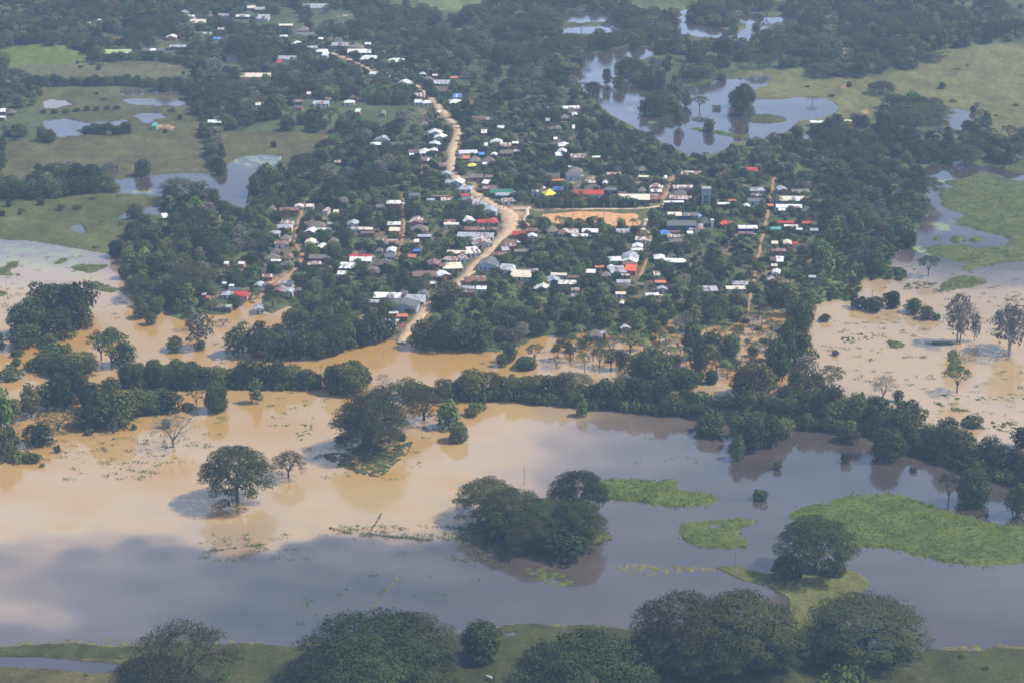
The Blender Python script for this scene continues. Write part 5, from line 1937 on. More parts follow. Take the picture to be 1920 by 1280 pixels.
for line in HAND.strip().splitlines():
    a, _, lab = line.partition('#')
    f = a.split()
    x_, y_, w_, h_ = map(float, f[1:5])
    if y_ < 250 and x_ > 1100: h_ *= .72
    if y_ > 1220 or (840 < x_ < 1140 and 955 < y_ < 1040): h_ *= .90
    if x_ < 240 and 640 < y_ < 815: h_ *= .86
    if not lab:
        w_ *= RND.uniform(.82, 1.2); h_ *= RND.uniform(.8, 1.2); x_ += RND.uniform(-3, 3); y_ += RND.uniform(-2, 2)
        if 715 < y_ < 915 and (x_ > 740 or 240 < x_ < 600) and f[0] in ('dense', 'round', 'olive'): h_ *= .84
        if f[0] == 'dense' and RND.random() < .45: f[0] = RND.choice(['round', 'olive', 'round'])
    plant(f[0], x_, y_, w_, h_, lab.strip() or None)
# the hedge strip between the two pastures and other hedgerows
def hedge(pts, w_, h_, kinds, step):
    g = [np.array(p, float) for p in pts]
    for a, c in zip(g[:-1], g[1:]):
        n_ = max(1, int(np.linalg.norm(c - a) / step))
        for i in range(n_):
            p = a + (c - a) * (i + .5) / n_
            plant(RND.choice(kinds), p[0] + RND.uniform(-2, 2), p[1] + RND.uniform(-1, 1), w_ * RND.uniform(.85, 1.2), h_ * RND.uniform(.85, 1.2))
hedge([(376, 238), (384, 262), (394, 285), (404, 305), (412, 322), (416, 334)], 22, 19, ['round', 'dense', 'olive'], 9)
hedge([(155, 252), (242, 251)], 24, 17, ['dense', 'dense', 'round'], 13)
hedge([(74, 262), (104, 270)], 26, 26, ['round', 'olive'], 11)
hedge([(5, 374), (72, 372), (150, 364), (205, 356)], 40, 28, ['round', 'olive', 'dense'], 17)
hedge([(165, 355), (210, 358)], 36, 38, ['round', 'dense'], 20)
hedge([(160, 120), (185, 112)], 26, 20, ['dense', 'round'], 14)
hedge([(1005, 390), (1196, 389)], 25, 19, ['dense', 'round'], 13)
hedge([(60, 162), (230, 160), (330, 166), (420, 152)], 24, 18, ['round', 'olive', 'dense'], 17)
hedge([(178, 117), (260, 112), (380, 120)], 22, 15, ['round', 'olive', 'dense'], 17)
hedge([(75, 215), (230, 205)], 16, 9, ['bush', 'olive'], 18)
for x_ in (1067, 1106, 1125):
    plant('dense', x_, 427, 20, 18)
hedge([(245, 727), (600, 729)], 26, 17, ['bush'], 17)
hedge([(760, 748), (960, 750), (1040, 758), (1160, 768), (1300, 780), (1380, 790), (1480, 800), (1560, 806), (1640, 818), (1700, 838), (1780, 872), (1850, 892), (1925, 912)], 34, 24, ['bush', 'bush', 'dense'], 19)
hedge([(1460, 768), (1600, 778), (1700, 800)], 44, 32, ['round', 'olive'], 48)
hedge([(435, 664), (520, 672), (610, 668), (640, 655), (735, 632)], 52, 44, ['round', 'olive', 'dense'], 24)
hedge([(775, 650), (850, 655), (925, 655)], 56, 46, ['round', 'olive'], 26)

# ------------------------------------------------------------------ the trees between: woods and gardens
OPEN = [g for g, c, s_ in GREENS[:6]] + [GREENS[6][0], GREENS[7][0], [(985, 388), (1225, 388), (1218, 430), (1000, 424)]]
ROADPTS = []
for R_ in ROADS:
    for i in range(len(R_) - 1):
        for k in range(3):
            t = k / 3
            ROADPTS.append([R_[i][q_] + (R_[i + 1][q_] - R_[i][q_]) * t for q_ in range(3)])
ROADPTS = np.array(ROADPTS)
RB = np.array([(a, b_, c, d_, e_) for a, b_, c, d_, e_, *_ in ROOFBOX])
RF = np.array([(e_gx, gy, w, d_) for _, _, _, _, gy, e_gx, w, d_ in ROOFBOX])
DIRTS = [p for p, c in EARTH]
VIL = np.array(VILLAGE)
cell = {}
def clash(x, y, r, k=.8):
    i0, j0 = int(x // 12), int(y // 12)
    for i in range(i0 - 1, i0 + 2):
        for j in range(j0 - 1, j0 + 2):
            for (a, b_, rr) in cell.get((i, j), ()):
                if (a - x) ** 2 + (b_ - y) ** 2 < ((r + rr) * k) ** 2:
                    return True
    return False
def add(x, y, r):
    cell.setdefault((int(x // 12), int(y // 12)), []).append((x, y, r))
for (px, py, wpx, hpx, gx, gy) in TREEPX:
    add(gx, gy, min(wpx / scale_at(py) / 2, 8))
CAND = []
def visible_gap(px, py, rpx, hpx, gy):
    """does a crown here hide a roof, a road or a pond that the photograph shows?"""
    cx, cy = px, py - hpx * .55
    m = RB[:, 4] > gy - .5
    if m.any():
        B_ = RB[m]
        ox = np.minimum(cx + rpx, B_[:, 0] + B_[:, 2] / 2) - np.maximum(cx - rpx, B_[:, 0] - B_[:, 2] / 2)
        oy = np.minimum(cy + hpx * .5, B_[:, 1] + B_[:, 3] / 2) - np.maximum(cy - hpx * .5, B_[:, 1] - B_[:, 3] / 2)
        ar = np.clip(ox, 0, None) * np.clip(oy, 0, None)
        if (ar > .33 * B_[:, 2] * B_[:, 3]).any():
            return False
    dx = np.abs(ROADPTS[:, 0] - cx); dy = ROADPTS[:, 1] - cy
    if ((dx < rpx * .72 + ROADPTS[:, 2] * .38) & (np.abs(dy) < hpx * .45)).any():
        return False
    if py < 430 and in_any(WATERS[1:], np.array([cx - rpx * .6, cx, cx + rpx * .6, cx]), np.array([cy, cy - hpx * .3, cy, cy + hpx * .3])).any():
        return rs.random() < .10
    return True

rs = np.random.default_rng(77)
def scatter(n, ylo, yhi, xlo, xhi, rmin, rmax, kinds, wts, test, kfac=.8, hr=(1.4, 1.9)):
    # uniform over the ground between two photograph rows
    P0 = ground_at(960, yhi)[1]; P1 = ground_at(960, ylo)[1]
    for _ in range(n):
        Y = math.sqrt(rs.uniform(P0 * P0, P1 * P1))
        px0, py0 = to_px(0, Y, 0)
        s = scale_at(py0)
        X = rs.uniform((xlo - 960) / s, (xhi - 960) / s)
        px, py = to_px(X, Y, 0)
        r = rs.uniform(rmin, rmax)
        if not test(px, py):
            continue
        if clash(X, Y, r, kfac):
            continue
        kd = kinds[int(rs.choice(len(kinds), p=wts))]
        h = r * rs.uniform(*hr)
        if kd in ('palm',): r, h = rs.uniform(3.0, 3.6), rs.uniform(7, 10.5)
        if kd == 'banana': r, h = 2.4, rs.uniform(3.4, 4.6)
        if kd in ('bush', 'brightbush'): h = r * 1.0
        if kd == 'tall': h = r * 2.6
        if ((np.abs(RF[:, 0] - X) < RF[:, 2] / 2 + r * .3) & (np.abs(RF[:, 1] - Y) < RF[:, 3] / 2 + r * .3)).any():
            continue
        if not visible_gap(px, py, r * s, h * s * .95, Y):
            continue
        add(X, Y, r)
        CAND.append((kd, px, py, 2 * r * s, h * s * math.cos(dep_at(py)), X, Y))

def land(px, py):
    P = np.array([px]); Q = np.array([py])
    return not bool(is_water(P, Q)[0])
def inp(polys, px, py):
    return any(bool(inside(p, np.array([px]), np.array([py]))[0]) for p in polys)
SCRUB = [(1540, 470), (1600, 440), (1720, 440), (1720, 520), (1620, 560), (1530, 575), (1500, 560), (1520, 500)]
CLEAR = [(720, -20, 910, 26), (500, 35, 560, 60), (1180, 0, 1300, 30), (1300, 0, 1400, 12), (1780, 0, 1960, 16), (240, 200, 370, 240), (600, 32, 700, 44), (1380, 165, 1400, 190), (60, 0, 110, 12)]
def wood_test(px, py):
    if py < 262:
        X_, Y_ = ground_at(px, py)
        if fbm(np.array([X_ / 55]), np.array([Y_ / 110]), 301, 3)[0] > .575 and rs.random() < .86: return False
        for c_ in CLEAR:
            if c_[0] < px < c_[2] and c_[1] < py < c_[3]: return False
    if not land(px, py) or py > 690: return False
    if inp(OPEN, px, py): return False
    if inp(DIRTS, px, py): return False
    if inp([VILLAGE], px, py): return False
    if inp([SCRUB], px, py): return rs.random() < .12
    if inp(WATERS[1:], px, py - 8): return False
    return True
def village_test(px, py):
    if not inp([VILLAGE], px, py) or not land(px, py): return False
    return not inp(DIRTS, px, py) and not inp(OPEN, px, py)
WOOD = (['round', 'olive', 'dense', 'bright', 'pale', 'tall', 'smallrain', 'palm'], [.31, .24, .09, .08, .10, .05, .08, .05])
VILK = (['round', 'olive', 'dense', 'bright', 'pale', 'tall', 'palm', 'banana', 'smallrain'], [.24, .16, .10, .06, .03, .06, .20, .10, .05])
scatter(9000, 100, 640, 380, 1560, 2.6, 4.4, *VILK, village_test, .44, (1.3, 1.8))
scatter(9000, 60, 640, 380, 1560, 1.6, 2.6, ['round', 'banana', 'bush', 'olive', 'bright'], [.3, .28, .22, .15, .05], village_test, .42, (1.2, 1.6))
scatter(700, -60, 262, -80, 2000, 10, 17, ['raindense', 'rain', 'dome'], [.6, .3, .1], wood_test, .66, (1.0, 1.35))
scatter(160, 262, 640, -60, 1980, 8, 13, ['raindense', 'rain'], [.65, .35], wood_test, .7, (1.1, 1.4))
scatter(6000, 260, 680, -60, 1980, 4.0, 6.5, *WOOD, wood_test, .62)
scatter(6000, 260, 680, -60, 1980, 2.4, 4.0, *WOOD, wood_test, .6)
scatter(15000, -60, 262, -80, 2000, 4.5, 8.0, *WOOD, wood_test, .62, (1.15, 1.6))
scatter(9000, -60, 262, -80, 2000, 2.5, 4.5, *WOOD, wood_test, .6, (1.2, 1.6))
scatter(2500, -350, -60, -250, 2170, 6.0, 10.0, *WOOD, lambda a, c: True, .7, (1.1, 1.5))
scatter(2500, 430, 590, 1480, 1740, 1.2, 2.6, ['bush', 'brightbush', 'round'], [.6, .15, .25], lambda a, c: land(a, c) and inp([SCRUB], a, c), .62)
# open ground: scattered bushes and lone trees
def field_test(px, py):
    return land(px, py) and inp(OPEN[:7], px, py) and rs.random() < (.8 if inp([OPEN[5], OPEN[1]], px, py) else (.25 if inp([OPEN[2]], px, py) else .07))
scatter(900, 70, 480, -40, 1960, 1.4, 3.4, ['bush', 'round', 'olive', 'pale'], [.5, .2, .2, .1], field_test, 1.2)
# drowned scrub standing in the water along the village shore and far lake
def shore_test(px, py):
    return (not land(px, py)) and inp([[(1040, 625), (1460, 570), (1470, 700), (1340, 720), (1180, 700), (1040, 690)]], px, py) and rs.random() < .95
scatter(1100, 560, 720, 960, 1520, 2.0, 4.0, ['smallrain', 'palm', 'round', 'pale', 'bush'], [.35, .25, .15, .1, .15], shore_test, .72)
def drown_test(px, py):
    return (not land(px, py)) and inp([[(1040, 60), (1240, 60), (1240, 130), (1160, 150), (1080, 150)], [(1240, 30), (1510, 20), (1510, 80), (1300, 90)], [(200, 560), (400, 590), (330, 650), (200, 640)]], px, py)
scatter(900, 20, 660, 100, 1560, 3.0, 5.5, ['round', 'olive', 'smallrain', 'pale'], [.35, .3, .2, .15], drown_test, .85)
# near bank, low growth
def near_test(px, py):
    return land(px, py) and inp(LANDS[:1], px, py) and rs.random() < .25
scatter(260, 1200, 1330, -100, 2020, .8, 1.6, ['bush', 'brightbush'], [.6, .4], near_test, 1.5)

LIM = {'tree': 292, 'bush': 240, 'palm': 150, 'banana plant': 110}
used = {}
for o in COL.objects:
    c = o.get('category')
    if c in LIM: used[c] = used.get(c, 0) + 1
CAND.sort(key=lambda t: -t[3] * t[4])
rest = []
for (kd, px, py, wpx, hpx, X, Y) in CAND:
    cat = NAMES[kd][1]
    inframe = -10 < px < 1930 and 0 < py and py - hpx < 1285
    if inframe and used.get(cat, 0) < LIM[cat]:
        used[cat] = used.get(cat, 0) + 1
        plant(kd, px, py, wpx, hpx, None, world_pos=(X, Y))
    else:
        rest.append((kd, wpx, hpx, X, Y, scale_at(py), dep_at(py)))
print('individual', used, 'rest', len(rest))

# the remaining woodland: ONE object, its trees placed by geometry nodes
kinds_r = sorted({r[0] for r in rest})
variants = []
vidx = {}
for kd in kinds_r:
    for v in range(len(VAR[kd])):
        vidx[(kd, v)] = len(variants); variants.append(VAR[kd][v])
co = np.zeros((len(rest), 3), np.float32); sc_ = np.zeros((len(rest), 3), np.float32); rz = np.zeros((len(rest), 3), np.float32); vi = np.zeros(len(rest), np.int32)
for i, (kd, wpx, hpx, X, Y, s, dp) in enumerate(rest):
    v = RND.randrange(len(VAR[kd])); cm, tm, W_, H_ = VAR[kd][v]
    co[i] = (X, Y, 0)
    sc_[i] = (wpx / s / W_, wpx / s / W_, hpx / (s * math.cos(dp)) / H_)
    rz[i, 2] = RND.uniform(0, 6.28); vi[i] = vidx[(kd, v)]
pm = bpy.data.meshes.new('woodland'); pm.vertices.add(len(rest)); pm.vertices.foreach_set('co', co.ravel())
a = pm.attributes.new('tsc', 'FLOAT_VECTOR', 'POINT'); a.data.foreach_set('vector', sc_.ravel())
a = pm.attributes.new('trz', 'FLOAT_VECTOR', 'POINT'); a.data.foreach_set('vector', rz.ravel())
a = pm.attributes.new('tvi', 'INT', 'POINT'); a.data.foreach_set('value', vi)
wood = tag(obj('woodland', pm), 'unbroken woods and garden trees beyond the trees one can pick out', 'woodland', kind='stuff')
ng = bpy.data.node_groups.new('woodland_nodes', 'GeometryNodeTree')
ng.interface.new_socket('Geometry', in_out='INPUT', socket_type='NodeSocketGeometry')
ng.interface.new_socket('Geometry', in_out='OUTPUT', socket_type='NodeSocketGeometry')
gi = ng.nodes.new('NodeGroupInput'); go = ng.nodes.new('NodeGroupOutput')
jn = ng.nodes.new('GeometryNodeJoinGeometry')
# sources: the crown and trunk objects of trees that already stand in the scene
byme = {}
for o in COL.objects:
    if o.type == 'MESH' and o.data.name.split('.')[0].endswith(('_crown', '_trunk')):
        byme.setdefault(o.data.name, o)
def named(nm, typ):
    n_ = ng.nodes.new('GeometryNodeInputNamedAttribute'); n_.data_type = typ; n_.inputs['Name'].default_value = nm
    return n_
nsc = named('tsc', 'FLOAT_VECTOR'); nrz = named('trz', 'FLOAT_VECTOR'); nvi = named('tvi', 'INT')
e2r = ng.nodes.new('FunctionNodeEulerToRotation'); ng.links.new(nrz.outputs['Attribute'], e2r.inputs[0])
for k, (cm, tm, W_, H_) in enumerate(variants):
    if not (vi == k).any():
        continue
    for me_ in (cm, tm):
        src = byme.get(me_.name)
        if src is None:
            continue
        ob = ng.nodes.new('GeometryNodeObjectInfo'); ob.transform_space = 'ORIGINAL'; ob.inputs['Object'].default_value = src
        ob.inputs['As Instance'].default_value = True
        cp = ng.nodes.new('FunctionNodeCompare'); cp.data_type = 'INT'; cp.operation = 'EQUAL'; cp.inputs[3].default_value = k
        ng.links.new(nvi.outputs['Attribute'], cp.inputs[2])
        ip = ng.nodes.new('GeometryNodeInstanceOnPoints')
        ng.links.new(gi.outputs[0], ip.inputs['Points']); ng.links.new(cp.outputs[0], ip.inputs['Selection'])
        ng.links.new(ob.outputs['Geometry'], ip.inputs['Instance'])
        ng.links.new(e2r.outputs[0], ip.inputs['Rotation']); ng.links.new(nsc.outputs['Attribute'], ip.inputs['Scale'])
        ng.links.new(ip.outputs[0], jn.inputs[0])
ng.links.new(jn.outputs[0], go.inputs[0])
md = wood.modifiers.new('woodland', 'NODES'); md.node_group = ng

# ------------------------------------------------------------------ green islands: rafts of reeds and grass
def raft_mat(name, c1, c2):
    m, nt, b = new_mat(name)
    tc = nt.nodes.new('ShaderNodeTexCoord')
    mp = nt.nodes.new('ShaderNodeMapping'); mp.inputs['Scale'].default_value = (.35, .6, .6)
    n = nt.nodes.new('ShaderNodeTexNoise'); n.inputs['Scale'].default_value = .8; n.inputs['Detail'].default_value = 5; n.inputs['Roughness'].default_value = .62
    n2 = nt.nodes.new('ShaderNodeTexNoise'); n2.inputs['Scale'].default_value = .09; n2.inputs['Detail'].default_value = 3
    r = nt.nodes.new('ShaderNodeValToRGB'); r.color_ramp.elements[0].position = .34; r.color_ramp.elements[0].color = (*c1, 1); r.color_ramp.elements[1].position = .66; r.color_ramp.elements[1].color = (*c2, 1)
    r2 = nt.nodes.new('ShaderNodeMapRange'); r2.inputs['From Min'].default_value = .3; r2.inputs['From Max'].default_value = .7; r2.inputs['To Min'].default_value = .75; r2.inputs['To Max'].default_value = 1.25
    x = nt.nodes.new('ShaderNodeMixRGB'); x.blend_type = 'MULTIPLY'; x.inputs['Fac'].default_value = 1
    bp = nt.nodes.new('ShaderNodeBump'); bp.inputs['Strength'].default_value = .8; bp.inputs['Distance'].default_value = .5
    L = nt.links.new
    L(tc.outputs['Object'], mp.inputs['Vector']); L(mp.outputs[0], n.inputs['Vector']); L(tc.outputs['Object'], n2.inputs['Vector'])
    L(n.outputs['Fac'], r.inputs['Fac']); L(n2.outputs['Fac'], r2.inputs['Value']); L(r.outputs['Color'], x.inputs['Color1']); L(r2.outputs[0], x.inputs['Color2'])
    L(x.outputs[0], b.inputs['Base Color']); L(n.outputs['Fac'], bp.inputs['Height']); L(bp.outputs[0], b.inputs['Normal'])
    b.inputs['Roughness'].default_value = .9; b.inputs['Specular IOR Level'].default_value = .1
    return m
M_RAFT = raft_mat('reed_green', (.058, .080, .016), (.106, .130, .027))
M_RAFT2 = raft_mat('reed_olive', (.030, .038, .014), (.115, .115, .040))
M_MARSH = raft_mat('marsh_green', (.045, .060, .020), (.125, .135, .045))
M_DRY = raft_mat('sparse_dry_grass', (.10, .095, .035), (.17, .15, .055))

def raft(name, label, poly, mat, h=.55, cell_=1.1, holes=(), density=1.0, wob=(3.0, 1.4), cat='reed island', thing=True):
    g = [ground_at(a, c, 0) for a, c in poly]
    ga = np.array(g); x0, y0 = ga.min(0) - 3; x1, y1 = ga.max(0) + 3
    nx = int((x1 - x0) / cell_) + 2; ny = int((y1 - y0) / cell_) + 2
    X, Y = np.meshgrid(np.linspace(x0, x1, nx), np.linspace(y0, y1, ny))
    c, s = math.cos(PITCH), math.sin(PITCH)
    f = Y * c + CAM_H * s; u = Y * s - CAM_H * c
    px = 960 + FPX * X / f; py = 640 - FPX * u / f
    wx, wy = wobble(px, py, X * 3, Y * 3, *wob)
    m = inside(poly, wx, wy)
    k0 = m.astype(float)
    for _ in range(8):
        p_ = np.pad(k0, 1)
        k0 = (p_[:-2, 1:-1] + p_[2:, 1:-1] + p_[1:-1, :-2] + p_[1:-1, 2:] + 2 * k0) / 6
    m = (k0 + .75 * (fbm(X / 1.9, Y / 2.6, 93, 4) - .5)) > .5
    for hp in holes:
        m &= ~inside(hp, wx, wy)
    if density < 1:
        m &= fbm(X / 1.3, Y / 1.6, 91, 4) < .30 + .40 * density
    d = m.astype(float)
    k = d.copy()
    for _ in range(3):
        p_ = np.pad(k, 1)
        k = np.minimum(k, (p_[:-2, 1:-1] + p_[2:, 1:-1] + p_[1:-1, :-2] + p_[1:-1, 2:]) / 4)
    Z = np.where(m, .04 + h * k * (.35 + 1.0 * fbm(X / 2.4, Y / 2.4, 71, 3)), -.12)
    use = np.zeros_like(m)
    use |= m
    p_ = np.pad(m, 1)
    for i in (0, 1, 2):
        for j in (0, 1, 2):
            use |= p_[i:i + ny, j:j + nx]
    idx = np.arange(ny * nx).reshape(ny, nx)
    Fq = np.stack([idx[:-1, :-1], idx[:-1, 1:], idx[1:, 1:], idx[1:, :-1]], -1)
    keep = use[:-1, :-1] & use[:-1, 1:] & use[1:, 1:] & use[1:, :-1]
    Fq = Fq[keep]
    if not len(Fq): return None
    un, inv_ = np.unique(Fq.ravel(), return_inverse=True)
    cx, cy = ga.mean(0)
    V = np.stack([X.ravel()[un] - cx, Y.ravel()[un] - cy, Z.ravel()[un]], -1)
    me = mesh_np(name, V, inv_.reshape(-1, 4), mat, None, True)
    o = obj(name, me); o.location = (cx, cy, 0)
    if thing and (h >= .5 or nx * ny < 60000):
        # blades and tufts standing on the mat and fraying past its edge
        rg = np.random.default_rng(int(abs(cx) * 7 + cy))
        m8 = m.astype(float)
        for _ in range(3):
            p_ = np.pad(m8, 1)
            m8 = np.maximum(m8, np.maximum(np.maximum(p_[:-2, 1:-1], p_[2:, 1:-1]), np.maximum(p_[1:-1, :-2], p_[1:-1, 2:])) * .62)
        area_in = m.sum() * cell_ * cell_
        prob = np.where(m, 1.0, m8 * .55)
        fl = prob.ravel(); tot = int(min(16000, fl.sum() * cell_ * cell_ * .8))
        ii = rg.choice(len(fl), size=tot, p=fl / fl.sum())
        Cx = X.ravel()[ii] + rg.uniform(-.5, .5, tot) * cell_ * 1.4 - cx; Cy = Y.ravel()[ii] + rg.uniform(-.5, .5, tot) * cell_ * 1.4 - cy
        Cz = np.maximum(Z.ravel()[ii], 0) + rg.uniform(.02, .35, tot)
        Nn = np.stack([rg.normal(0, .38, tot), rg.normal(0, .38, tot), rg.uniform(.7, 1.2, tot)], -1)
        tn = np.clip(fbm(Cx / 7, Cy / 9, 55, 3) * 1.4 - .3 + rg.normal(0, .12, tot), 0, 1)
        Vt, Ft, Tt = leaf_quads(np.stack([Cx, Cy, Cz], -1), Nn, rg.uniform(.18, .48, tot), tn, rg)
        tag(obj('grass_tufts', mesh_np('grass_tufts', Vt, Ft, L_REED, {'tone': Tt}), o), kind='stuff')
    if thing: tag(o, label, cat, 'green islands afloat on the flood')
    else: tag(o, label, cat, kind='stuff')
    return o
R_ = [
 ('grass_bank', 'long bright green bank reaching in from the right edge', [(1482, 962), (1510, 950), (1560, 944), (1572, 934), (1620, 928), (1668, 926), (1700, 930), (1740, 944), (1780, 960), (1830, 972), (1880, 984), (1960, 986), (2160, 992), (2200, 1010), (2140, 1034), (1960, 1052), (1900, 1056), (1850, 1058), (1790, 1057), (1760, 1050), (1720, 1040), (1690, 1030), (1640, 1026), (1600, 1024), (1560, 1012), (1520, 990), (1490, 978)], M_RAFT, .9),
 ('reed_island', 'green reed raft right of the big tree clump', [(1100, 905), (1128, 902), (1156, 897), (1190, 897), (1215, 902), (1268, 900), (1276, 908), (1262, 912), (1282, 922), (1310, 920), (1336, 928), (1346, 938), (1330, 946), (1290, 948), (1262, 950), (1220, 946), (1200, 938), (1160, 938), (1120, 934), (1100, 930)], M_RAFT, .8),
 ('reed_island', 'notched green raft with a water hole in the blue flood', [(1272, 998), (1278, 982), (1300, 978), (1340, 975), (1380, 972), (1412, 973), (1420, 978), (1400, 984), (1384, 994), (1384, 1006), (1404, 1016), (1408, 1024), (1380, 1028), (1340, 1028), (1300, 1022), (1284, 1012)], M_RAFT, .7),
 ('reed_island', 'pale green tongue at the right foot of the big tree clump', [(1085, 1005), (1100, 994), (1122, 992), (1140, 1000), (1148, 1008), (1130, 1014), (1100, 1014)], M_RAFT2, .5),
 ('marsh_island', 'wide green marsh covering the right lake', [(1760, 366), (1770, 354), (1800, 350), (1775, 345), (1765, 340), (1800, 336), (1822, 330), (1830, 324), (1860, 325), (1880, 334), (1910, 340), (1960, 336), (2500, 330), (2420, 420), (2560, 500), (1960, 492), (1905, 490), (1870, 494), (1850, 500), (1800, 508), (1806, 498), (1840, 494), (1790, 490), (1740, 476), (1738, 462), (1790, 458), (1830, 466), (1880, 464), (1898, 450), (1880, 442), (1840, 434), (1800, 422), (1796, 410), (1812, 404), (1790, 396), (1768, 388)], M_MARSH, .8),
 ('marsh_island', 'green marsh tip at the upper right edge', [(1884, 318), (1900, 302), (1925, 296), (2500, 280), (2400, 330), (1925, 330)], M_MARSH, .6),
 ('marsh_island', 'leaf-shaped green island in the paling right flood', [(1768, 530), (1790, 520), (1812, 517), (1835, 522), (1852, 528), (1830, 536), (1800, 542), (1770, 546), (1750, 552), (1764, 540)], M_MARSH, .5),
 ('reed_island', 'small heart-shaped weed raft in the right flood', [(1662, 640), (1670, 637), (1680, 640), (1692, 641), (1700, 646), (1688, 651), (1672, 653), (1666, 647)], M_RAFT2, .5),
 ('reed_island', 'long thin weed raft beside the tall grey tree', [(1732, 646), (1750, 642), (1780, 641), (1796, 640), (1794, 646), (1770, 648), (1745, 647)], M_RAFT2, .5),
 ('reed_island', 'upright strip of weed leading to the small open tree', [(1780, 655), (1792, 656), (1796, 670), (1803, 682), (1796, 692), (1776, 694), (1780, 680), (1778, 668)], M_RAFT2, .5),
 ('reed_island', 'weed raft under the small bush in the right flood', [(1800, 792), (1820, 790), (1838, 796), (1852, 806), (1830, 804), (1806, 800)], M_RAFT2, .5),
 ('reed_island', 'flat weed raft right of the hedge top', [(1672, 752), (1690, 752), (1720, 757), (1716, 761), (1690, 760), (1674, 757)], M_RAFT2, .4),
 ('reed_island', 'narrow dark weed raft in the left pond water', [(131, 502), (150, 496), (180, 497), (205, 496), (190, 506), (165, 512), (140, 506)], M_MARSH, .6),
 ('reed_island', 'slanting dark weed raft in the left pond water', [(162, 531), (178, 528), (205, 536), (226, 546), (212, 549), (185, 545), (165, 538)], M_MARSH, .6),
 ('reed_island', 'ragged weed raft at the left edge of the pond water', [(-10, 505), (10, 500), (20, 490), (30, 492), (32, 500), (18, 506), (22, 514), (46, 516), (30, 518), (-10, 516)], M_MARSH, .6),
 ('reed_island', 'small curled weed raft under the shore scrub', [(100, 495), (112, 486), (130, 484), (116, 494), (104, 498)], M_MARSH, .6),
 ('reed_island', 'tiny weed raft at the left edge above the wooded island', [(-10, 545), (8, 546), (12, 554), (-10, 558)], M_MARSH, .5),
 ('reed_island', 'green tongue in the upper lake below the drowned grove', [(1402, 226), (1412, 216), (1440, 214), (1472, 220), (1474, 228), (1440, 232), (1410, 230)], M_RAFT2, .6),
 ('reed_island', 'curving thin weed spit in the upper lake', [(1290, 242), (1306, 240), (1350, 246), (1400, 256), (1410, 262), (1370, 256), (1320, 248)], M_RAFT, .5),
 ('reed_island', 'dark weed tuft raft in the right lake, left one', [(1745, 448), (1756, 444), (1764, 448), (1756, 452)], M_MARSH, 1.2),
 ('reed_island', 'dark weed tuft raft in the right lake, middle one', [(1780, 450), (1790, 443), (1806, 444), (1808, 452), (1790, 454)], M_MARSH, 1.4),
 ('reed_island', 'dark weed tuft raft in the right lake, right one', [(1814, 449), (1830, 446), (1845, 450), (1830, 454), (1816, 453)], M_MARSH, 1.2),
 ('reed_island', 'thin weed line along the water below the small open tree', [(1742, 750), (1765, 756), (1780, 764), (1810, 768), (1822, 772), (1790, 770), (1760, 760)], M_RAFT2, .4),
]
for nm, lab, poly, mat, h in R_:
    hl = [[(1322, 985), (1334, 982), (1352, 983), (1352, 987), (1336, 989), (1324, 988)]] if 'notched' in lab else ()
    raft(nm, lab, poly, mat, h, .8 if nm == 'reed_island' else 1.2, hl)
# thin weed scum and scattered drift: nobody could count it
def scum(name, label, poly, mat, dens, h=.25):
    raft(name, label, poly, mat, h, .5, (), dens, (4, 2), 'water weed', False)
scum('water_weed', 'sparse weeds floating below the midstream tree clump', [(604, 850), (650, 848), (700, 842), (745, 834), (775, 826), (768, 846), (738, 872), (712, 894), (680, 892), (650, 878), (612, 862)], M_RAFT2, .84)
scum('water_weed', 'thin yellow-green weed bed in the blue water', [(1155, 1062), (1180, 1056), (1230, 1058), (1290, 1062), (1340, 1064), (1340, 1070), (1260, 1074), (1210, 1082), (1170, 1076)], M_DRY, .5)
scum('water_weed', 'weeds floating in front of the big tree clump', [(980, 1060), (1020, 1062), (1060, 1074), (1080, 1090), (1070, 1104), (1030, 1098), (990, 1084)], M_RAFT, .40)
scum('water_weed', 'drowned yellow grass left of the big tree clump', [(820, 998), (860, 985), (900, 990), (890, 1010), (870, 1020), (850, 1008)], M_DRY, .45)
scum('water_weed', 'pale weed patch off the lower left grove', [(155, 876), (230, 870), (290, 878), (285, 900), (240, 898), (180, 884)], M_DRY, .06)
scum('water_weed', 'weeds below the leafless tree in the brown water', [(262, 852), (290, 845), (330, 850), (360, 860), (300, 868)], M_DRY, .12)
scum('water_weed', 'weed scatter left of the midstream tree clump', [(545, 800), (585, 788), (590, 820), (560, 828)], M_RAFT, .28)
scum('water_weed', 'scattered weeds in the right flood', [(1570, 630), (1640, 622), (1640, 636), (1580, 644)], M_RAFT2, .35)
scum('water_weed', 'weed drift along the right edge of the flood', [(1740, 735), (1800, 742), (1880, 740), (1930, 735), (1930, 748), (1800, 750)], M_RAFT2, .2)
scum('water_weed', 'weed scatter near the lower right shore', [(1880, 560), (1920, 548), (1980, 550), (1980, 600), (1880, 590)], M_RAFT2, .35)
scum('water_weed', 'sparse grass at the flooded rim below the right marsh', [(1700, 530), (1760, 528), (1750, 540), (1690, 544)], M_RAFT2, .45)
scum('water_weed', 'weed bed beside the right hedge foot', [(1855, 790), (1880, 786), (1912, 796), (1905, 808), (1870, 808)], M_RAFT2, .5)
scum('water_weed', 'weed line slanting through the blue water', [(694, 1142), (700, 1142), (730, 1105), (760, 1070), (790, 1035), (806, 1018), (802, 1016), (785, 1034), (752, 1072), (722, 1104)], M_DRY, .42)
